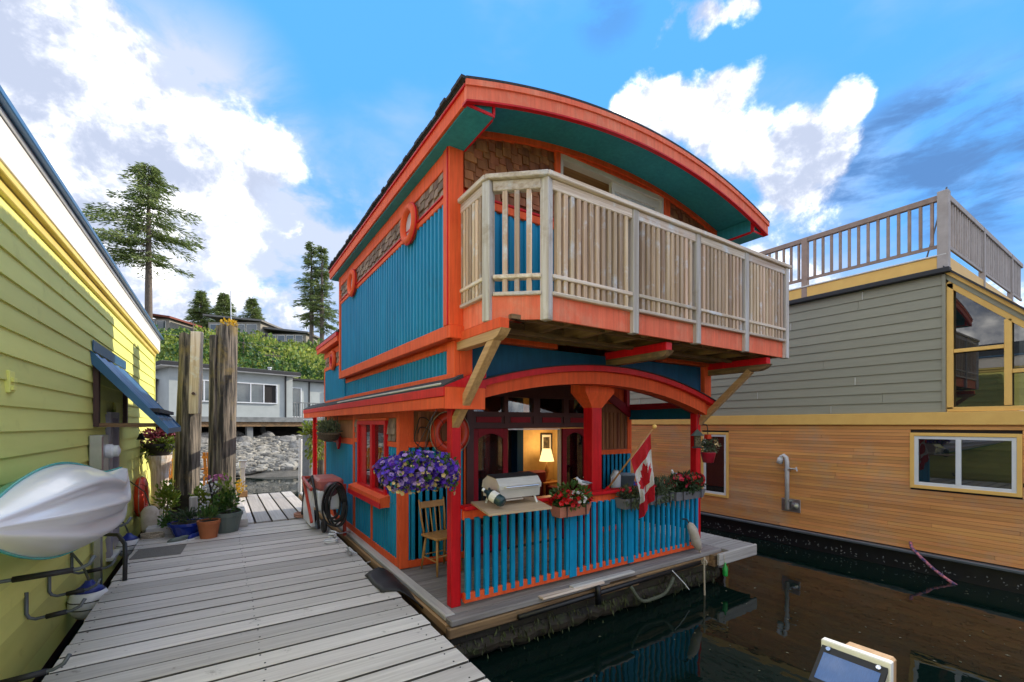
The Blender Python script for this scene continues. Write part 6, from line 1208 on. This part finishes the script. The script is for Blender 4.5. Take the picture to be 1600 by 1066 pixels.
# pipe fixture
pf = thing('pipe_fixture', 'white goose-neck vent pipe on a metal plate on the cedar wall', 'pipe', (SX_, 4.28, .15)); MB().box(SX_-.012, SX_-.001, 4.10, 4.44, .15, .40, .003).build('plate', K['metal'], pf)
MB().tube([(SX_-.07, 4.31, .2), (SX_-.07, 4.31, 1.12), (SX_-.07, 4.325, 1.20), (SX_-.07, 4.37, 1.24), (SX_-.07, 4.42, 1.21), (SX_-.07, 4.44, 1.15)], .038, 12).build('pipe', K['pipew'], pf, smooth=True); MB().tube([(SX_-.07, 4.425, 1.19), (SX_-.07, 4.455, 1.08)], .052, 12).build('hood', K['pipew'], pf, smooth=True); MB().tube([(SX_-.07, 4.31, 1.0), (SX_-.07, 4.15, .99)], .012, 6).tube([(SX_-.07, 4.15, 1.03), (SX_-.07, 4.13, .95)], .014, 6).build('lever', K['pipew'], pf); MB().lathe([(.07, 0), (.07, .03), (.02, .05)], M=Matrix.Translation((SX_-.012, 4.2, .27)) @ Matrix.Rotation(R(-90), 4, 'Y'), n=14).build('flange', K['metal'], pf)
for z in (.35, .95): MB().box(SX_-.10, SX_-.001, 4.265, 4.355, z, z+.03).build('strap', K['metal'], pf)
MB().tube([(9.27, 2.47, -.04), (9.22, 2.44, -.12), (9.15, 2.32, -.22), (9.08, 2.15, -.35), (9.05, 2.0, -.45), (9.04, 1.88, -.52)], .022, 8).build('striped_line', K['stripe'], smooth=True); tag(bpy.data.objects['striped_line'], 'pink and white mooring line hanging from the cedar house into the water', 'rope')
an = MB().tube([(9.55, 2.35, 4.5), (9.62, 2.12, 5.6)], .012, 6).build('loose_pole', K['rackgrey']); tag(an, 'thin pole leaning inside the roof terrace railing corner', 'pole')

# ================================================================== SOLAR LIGHT ON ITS POST (near)
sl = thing('solar_light', 'solar panel lamp screwed to a wooden post standing in the water', 'lamp', (2.36, .79, WZ)); MB().box(2.30, 2.46, .70, .88, -.9, .84, .01).build('post', K['newood_z'], sl)
MB().box(2.265, 2.30, .665, .915, .62, .885, .004).build('back_board', K['white'], sl)
MB().add([(2.262, .672, .862), (2.262, .908, .862), (2.13, .908, .745), (2.13, .672, .745), (2.262, .672, .845), (2.262, .908, .845), (2.14, .908, .735), (2.14, .672, .735)], [(0, 1, 2, 3), (7, 6, 5, 4), (0, 4, 5, 1), (1, 5, 6, 2), (2, 6, 7, 3), (3, 7, 4, 0)]).build('housing', K['rubber'], sl)
nm = Vector((-.117, 0, .132)).normalized()*.0025
MB().add([Vector(p)+nm for p in ((2.238, .688, .841), (2.238, .892, .841), (2.145, .892, .759), (2.145, .688, .759))], [(0, 1, 2, 3)]).build('solar_panel', K['solar'], sl)
for y in (.70, .88): MB().lathe([(.009, 0), (.009, .006)], M=Matrix.Translation((2.252, y, .855)) @ Matrix.Rotation(R(-45), 4, 'Y'), n=10).build('screw', K['chrome'], sl)
MB().box(2.14, 2.262, .69, .89, .60, .73, .008).build('lamp_body', K['white_pl'], sl); MB().lathe([(.035, 0), (.03, .02), (.01, .03)], M=Matrix.Translation((2.14, .79, .68)) @ Matrix.Rotation(R(-90), 4, 'Y'), n=14).build('sensor', K['chrome'], sl)

# ================================================================== GREY STILT BUILDING
o0 = Vector((-2.06, 27.7, 0)); du_ = Vector((.951, .309, 0)); dn = Vector((-.309, .951, 0)); MG = Matrix((du_, dn, Vector((0, 0, 1)))).transposed().to_4x4(); MG.translation = o0
GB = thing('stilt_building', 'pale grey flat-roofed building on stilts above the rocky shore', 'building', (1.5, 29.5, .8))
def gbx(u0, u1, n0, n1, z0, z1, name, mat, par=GB, c=0): return MB().obox(MG @ Matrix.Translation(((u0+u1)/2, (n0+n1)/2, (z0+z1)/2)), (u1-u0)/2, (n1-n0)/2, (z1-z0)/2, c).build(name, K[mat], par)
wl_ = gbx(0, 6.05, 0, 7, 2.25, 4.72, 'wall', 'stucco'); gbx(6.06, 9.5, 1.1, 7, 2.25, 4.55, 'annex_wall', 'stucco')
gr_ = gbx(-.45, 6.35, -.45, 7.3, 4.74, 4.92, 'roof', 'dkroof'); gbx(-.40, 6.30, -.40, 7.2, 4.925, 4.94, 'roof_top', 'conc', gr_); gbx(-.42, 6.32, -.42, 7.2, 4.69, 4.738, 'eave_soffit', 'white', gr_); gbx(6.36, 9.8, .7, 7.3, 4.57, 4.70, 'annex_roof', 'dkroof', gr_)
gbx(-.2, 9.8, -.25, 7, 1.98, 2.248, 'floor_slab', 'conc'); gbx(-.1, 9.8, -.15, .1, 1.72, 1.978, 'edge_beam', 'oldbeam_x')
gbx(.2, 9.5, 4.4, 4.6, .5, 1.975, 'dark_foundation', 'darkin')
for u in (.3, 3.55, 7.0, 9.3): gbx(u, u+.3, .0, .28, .2, 1.975, 'stilt', 'conc')
for u in (1.8, 5.3): gbx(u, u+.25, 2.5, 2.75, .5, 1.975, 'stilt', 'conc')
def gwin(u0, u1, z0, z1, panes, n0=0.0):
    o = MB(); f_ = .06
    for (a, b, c, d) in ((u0, u1, z0, z0+f_), (u0, u1, z1-f_, z1), (u0, u0+f_, z0+f_, z1-f_), (u1-f_, u1, z0+f_, z1-f_)): o.obox(MG @ Matrix.Translation(((a+b)/2, n0-.03, (c+d)/2)), (b-a)/2, .05, (d-c)/2)
    w_ = o.build('window', K['white_pl'], GB); pw = (u1-u0-2*f_)/panes
    for k in range(panes):
        a = u0+f_+k*pw; MB().obox(MG @ Matrix.Translation((a+pw/2, n0-.004, (z0+z1)/2)), pw/2-.02, .006, (z1-z0)/2-f_).build('pane', K['darkin'] if k == panes-1 and panes > 2 else K['greyglass'], w_)
        if k: MB().obox(MG @ Matrix.Translation((a, n0-.03, (z0+z1)/2)), .03, .045, (z1-z0)/2-f_).build('mullion', K['white_pl'], w_)
K['greyglass'] = P('grey_window_glass', (.10, .13, .14), None, .05, spec=1.0, bump=0)
gwin(2.95, 5.15, 3.02, 4.16, 3); gwin(.95, 2.0, 3.02, 4.16, 2); gwin(6.45, 7.1, 2.28, 4.15, 1, 1.1); gwin(8.6, 9.2, 2.28, 4.0, 1, 1.1)
MB().tube([MG @ Vector((5.62, -.05, 4.7)), MG @ Vector((5.62, -.05, 2.2))], .045, 8).build('downpipe', K['dkroof'], GB); MB().tube([MG @ Vector((7.6, 1.05, 4.55)), MG @ Vector((7.6, 1.05, 2.2))], .045, 8).build('downpipe', K['dkroof'], GB)
rg = gbx(6.1, 9.7, .0, .05, 3.12, 3.18, 'deck_railing', 'conc')
for k in range(22): u = 6.15+k*.165; MB().obox(MG @ Matrix.Translation((u, .025, 2.68)), .02, .02, .43).build('baluster', K['conc'], rg)
MB().lathe([(.09, 4.94), (.09, 5.4), (.14, 5.42), (.14, 5.5)], MG @ Vector((6.0, 3.0, 0)), 10).build('roof_vent', K['metal'], gr_)
sd = thing('red_shed', 'rust red boarded shed behind the yellow house corner', 'shed', (-4.6, 30, 1.3)); MB().box(-7, -2.9, 29.5, 33, 1.1, 4.1).build('wall', K['shed'], sd); MB().box(-7.2, -2.7, 29.2, 33.2, 4.1, 4.22).build('roof', K['dkroof'], sd); MB().box(-7, -2.6, 29.25, 29.35, 2.85, 3.0).build('rail_board', K['white'], sd)
for k in range(10): MB().box(-5.2+k*.26, -5.02+k*.26, 29.28, 29.34, 2.0, 2.84).build('fence_slat', K['newood_z'], sd)
# shoreline pilings
for (x, y, r, z1, lab) in ((2.85, 18.6, .20, 2.0, 'pale stub piling standing in the shallow water'), (3.35, 18.9, .17, 1.9, 'darker stub piling next to the pale one in the shallows'), (2.35, 17.0, .06, 1.3, 'thin white post in the water before the shore')):
    t = thing('shore_piling', lab, 'piling', (x, y, WZ)); MB().tube([(x, y, -1.0), (x+.02, y, z1)], [r*1.05, r*.95], 14).build('log', K['conc'] if r > .18 else (K['pile_z'] if r > .1 else K['white']), t); MB().lathe([(r*1.0, z1), (r*.9, z1+.03)], (x+.02, y, 0), 12).build('top', K['metal'], t)

# ================================================================== HILLSIDE: bushes, houses, trees, poles
bh = MB(); rb3 = random.Random(17)
def clump(mb, c, r, n, s, rr_=rb3):
    for _ in range(n):
        v = Vector((rr_.gauss(0, 1), rr_.gauss(0, 1), rr_.gauss(0, 1))).normalized(); k = rr_.uniform(.55, 1.05); p = Vector(c)+Vector((v.x*r, v.y*r, v.z*r*.8))*k
        leafquad(mb, p, s*rr_.uniform(.6, 1.3), v+Vector((rr_.gauss(0, .6), rr_.gauss(0, .6), rr_.gauss(0, .6)+.4)), .7, rr_)
for i in range(400):
    y = 37+rb3.random()**.8*46; x = rb3.uniform(-16-.28*(y-36), 22+.32*(y-36)) if i % 4 == 0 else rb3.uniform(-5-.12*(y-36), 9+.2*(y-36)); r = rb3.uniform(.8, 2.7) if y < 64 else rb3.uniform(.5, 1.1); clump(bh, (x, y, ground_z(x, y)+r*rb3.uniform(.3, .8)), r, int((110+110*r)*(1.5 if i % 3 == 0 else .8)), (.20+.005*(y-36))*(.6 if i % 3 == 0 else 1.35))
bh.build('hillside_shrubs', K['bush'], recalc=False, kind='stuff')
def fir(name, lab, base, H, crown0, Rm, seed, dens=1.0, s=.5, droop=.25, irregular=.35, mat='fir', lean=0):
    t = thing(name, lab, 'tree', base); r = random.Random(seed); b = Vector(base); tr = H*.016+.08
    MB().tube([b+Vector((lean*q*q*H*.05, 0, H*q-(.6 if q == 0 else 0))) for q in (0, .1, .3, .5, .7, .9, .98)], [tr*1.25, tr, tr*.9, tr*.72, tr*.5, tr*.2, .02], 9).build('trunk', K['bark'], t, smooth=True)
    cr = MB(); br = MB(); z = crown0*H; k = 0
    while z < H*.99:
        q = (z-crown0*H)/(H*(1-crown0)); prof = (1-q)**.75*(min(1, .55+q*3.5))
        nb_ = max(3, int(r.uniform(4, 6)*dens))
        for _ in range(nb_):
            a = r.uniform(0, 2*math.pi); L_ = Rm*prof*r.uniform(1-irregular*1.6, 1+irregular*.6)+.25; p0 = b+Vector((lean*(z/H)**2*H*.05, 0, z+r.uniform(-.3, .3))); d = Vector((math.cos(a), math.sin(a), 0)); up0 = .35*q-.05; n_ = max(4, int(L_/(s*.42)))
            tip = p0+d*L_+Vector((0, 0, L_*(up0-droop*.6))); br.tube([p0, p0+d*L_*.5+Vector((0, 0, L_*(up0*.5-droop*.1))), tip], [.05+.006*L_, .03, .01], 4, False)
            for i in range(n_):
                f_ = .16+.86*i/n_; c = p0+d*L_*f_+Vector((0, 0, L_*(up0*f_-droop*f_*f_*.6))); w_ = L_*.26*(1-abs(f_-.55)*.9)
                for _2 in range(r.randint(7, 10)):
                    sd_ = d.cross(Vector((0, 0, 1)))*r.gauss(0, .6)*w_; e = c+sd_+Vector((r.gauss(0, .09), r.gauss(0, .09), r.gauss(0, .10)-abs(r.gauss(0, .12)))); leafquad(cr, e, s*r.uniform(.6, 1.35), d*.9+sd_*1.3/max(w_, .1)+Vector((r.gauss(0, .22), r.gauss(0, .22), r.uniform(-.75, .15))), .19, r)
        z += H*(1-crown0)*.042*r.uniform(.7, 1.3)*(1.15-.4*q)
    br.build('branches', K['bark'], t, recalc=False); cr.build('crown', K[mat], t, recalc=False)
gz = lambda x, y: ground_z(x, y)
def hillpt(px, d): # azimuth placing on the hill
    v = pixdir(px, 663); k = d/(v.x*math.sin(R(33.309))+v.y*math.cos(R(33.309))); x, y = v.x*k, v.y*k; return (x, y, ground_z(x, y))
fir('tall_fir', 'tall bare-trunked fir with a broad irregular crown above the yellow house', (-8.7, 84.7, 15.2), 25.4, .42, 8.4, 5, 1.0, .72, .36, .5)
fir('twin_fir', 'slender tall fir, left of a close pair behind the houseboat', (12.5, 77.9, 13.9), 17.4, .24, 2.9, 8, .9, .55, .4, .4); fir('twin_fir', 'slender fir, right and shorter of a close pair behind the houseboat', (13.9, 77.0, 13.8), 16.9, .20, 2.8, 12, .9, .55, .4, .45)
fir('small_fir', 'small dark fir, densest of the three on the hill crest', (-2.7, 97.5, 18.4), 7.4, .02, 2.6, 21, 1.3, .5, .3, .3); fir('small_fir', 'small broad fir on the hill crest beside the mast', (.8, 95.3, 18.2), 7.0, .02, 3.0, 22, 1.3, .5, .3, .3); fir('small_fir', 'small pointed fir behind the flat-roofed hill house', (5.3, 98.2, 18.6), 7.2, .05, 2.8, 23, 1.3, .5, .3, .3)
def hillhouse(name, lab, c, w, d, h_, roof, wallm, wins, rz=0, slope=0.0):
    t = thing(name, lab, 'house', c); M = rotz(rz, c); MB().obox(M @ Matrix.Translation((0, 0, h_/2-1)), w/2, d/2, h_/2+1).build('wall', wallm, t)
    MB().add([M @ Vector(p) for p in ((-w/2-.5, -d/2-.6, h_+.02+slope), (w/2+.5, -d/2-.6, h_+.02), (w/2+.5, d/2+.5, h_+.02), (-w/2-.5, d/2+.5, h_+.02+slope), (-w/2-.5, -d/2-.6, h_+.3+slope), (w/2+.5, -d/2-.6, h_+.3), (w/2+.5, d/2+.5, h_+.3), (-w/2-.5, d/2+.5, h_+.3+slope))], [(3, 2, 1, 0), (4, 5, 6, 7), (0, 1, 5, 4), (1, 2, 6, 5), (2, 3, 7, 6), (3, 0, 4, 7)]).build('roof', roof, t)
    for i in range(wins):
        a = -w/2+.3+(w-.6)*i/wins; b = a+(w-.6)/wins-.2; o = MB().obox(M @ Matrix.Translation(((a+b)/2, -d/2-.03, h_*.58)), (b-a)/2, .05, h_*.3).build('window', K['white'], t); MB().obox(M @ Matrix.Translation(((a+b)/2, -d/2-.09, h_*.58)), (b-a)/2-.08, .02, h_*.3-.08).build('pane', K['greyglass'], o)
K['fasc'] = P('taupe_fascia', (.22, .21, .20), None, .8)
hillhouse('hill_house', 'long flat-roofed glass-fronted house on the hill crest', (3.7, 86.2, 15.6), 8.3, 6, 2.5, K['fasc'], K['hillw'], 4, R(-33), .9); hillhouse('hill_house', 'lower flat-roofed wing right of the glass-fronted hill house', (10.8, 83.2, 14.8), 6.4, 6, 1.7, K['fasc'], K['hillw'], 4, R(-33), .8)
hillhouse('hill_house', 'brown-roofed house on the hill behind the tall fir trunk', (-6.3, 89, 15.6), 3.9, 6, 2.3, K['shed'], K['hillw'], 2, R(-33), .7)
def pole(px, d, h_, lab, r=.11, arm=True):
    x, y, z = hillpt(px, d); t = thing('utility_pole', lab, 'pole', (x, y, z)); MB().tube([(x, y, z-.5), (x, y, z+h_)], [r, r*.75], 8).build('pole_shaft', K['bark'], t)
    if arm: MB().box(x-.8, x+.8, y-.06, y+.06, z+h_-.5, z+h_-.38).build('crossarm', K['bark'], t)
    return Vector((x, y, z+h_-.4))
pA_ = pole(380, 46, 3.7, 'utility pole with crossarm among the shrubs behind the right piling'); pB_ = pole(427, 42, 3.4, 'short utility pole above the stilt building roof'); pC_ = pole(302, 66, 3.0, 'bare utility pole left of the small crest firs', .1, False)
ms = thing('mast', 'tall thin antenna mast rising behind the right piling', 'mast', (.9, 47.3, 5.6)); 
MB().tube([(.95, 47.3, 5.0), (.93, 47.3, 10.6)], .12, 8).build('lower_pole', K['conc'], ms); MB().tube([(.93, 47.3, 10.6), (.88, 47.3, 13.8)], .05, 6).build('whip', K['metal'], ms)
for z in (10.2, 10.9, 11.6): MB().box(.90, 1.35, 47.25, 47.35, z, z+.08).build('bracket', K['metal'], ms)
def wire(a, b, sag, lab): 
    a, b = Vector(a), Vector(b); o = MB().tube([a.lerp(b, i/12)-Vector((0, 0, sag*4*(i/12)*(1-i/12))) for i in range(13)], .025, 4).build('power_line', K['conc']); return tag(o, lab, 'wire', 'overhead lines')
wire(pA_, pB_, .3, 'short power line between the crossarm pole and the short pole'); wire(pA_, (16, 46, 9.4), .6, 'power line running from the crossarm pole towards the houseboat'); wire(pA_+Vector((.6, 0, 0)), (-14, 55, 12.0), .5, 'power line running from the crossarm pole behind the pilings to the yellow house'); wire((.3, 80, 17.4), (18, 60, 12.0), .8, 'long power line sloping down from the flat-roofed hill house')
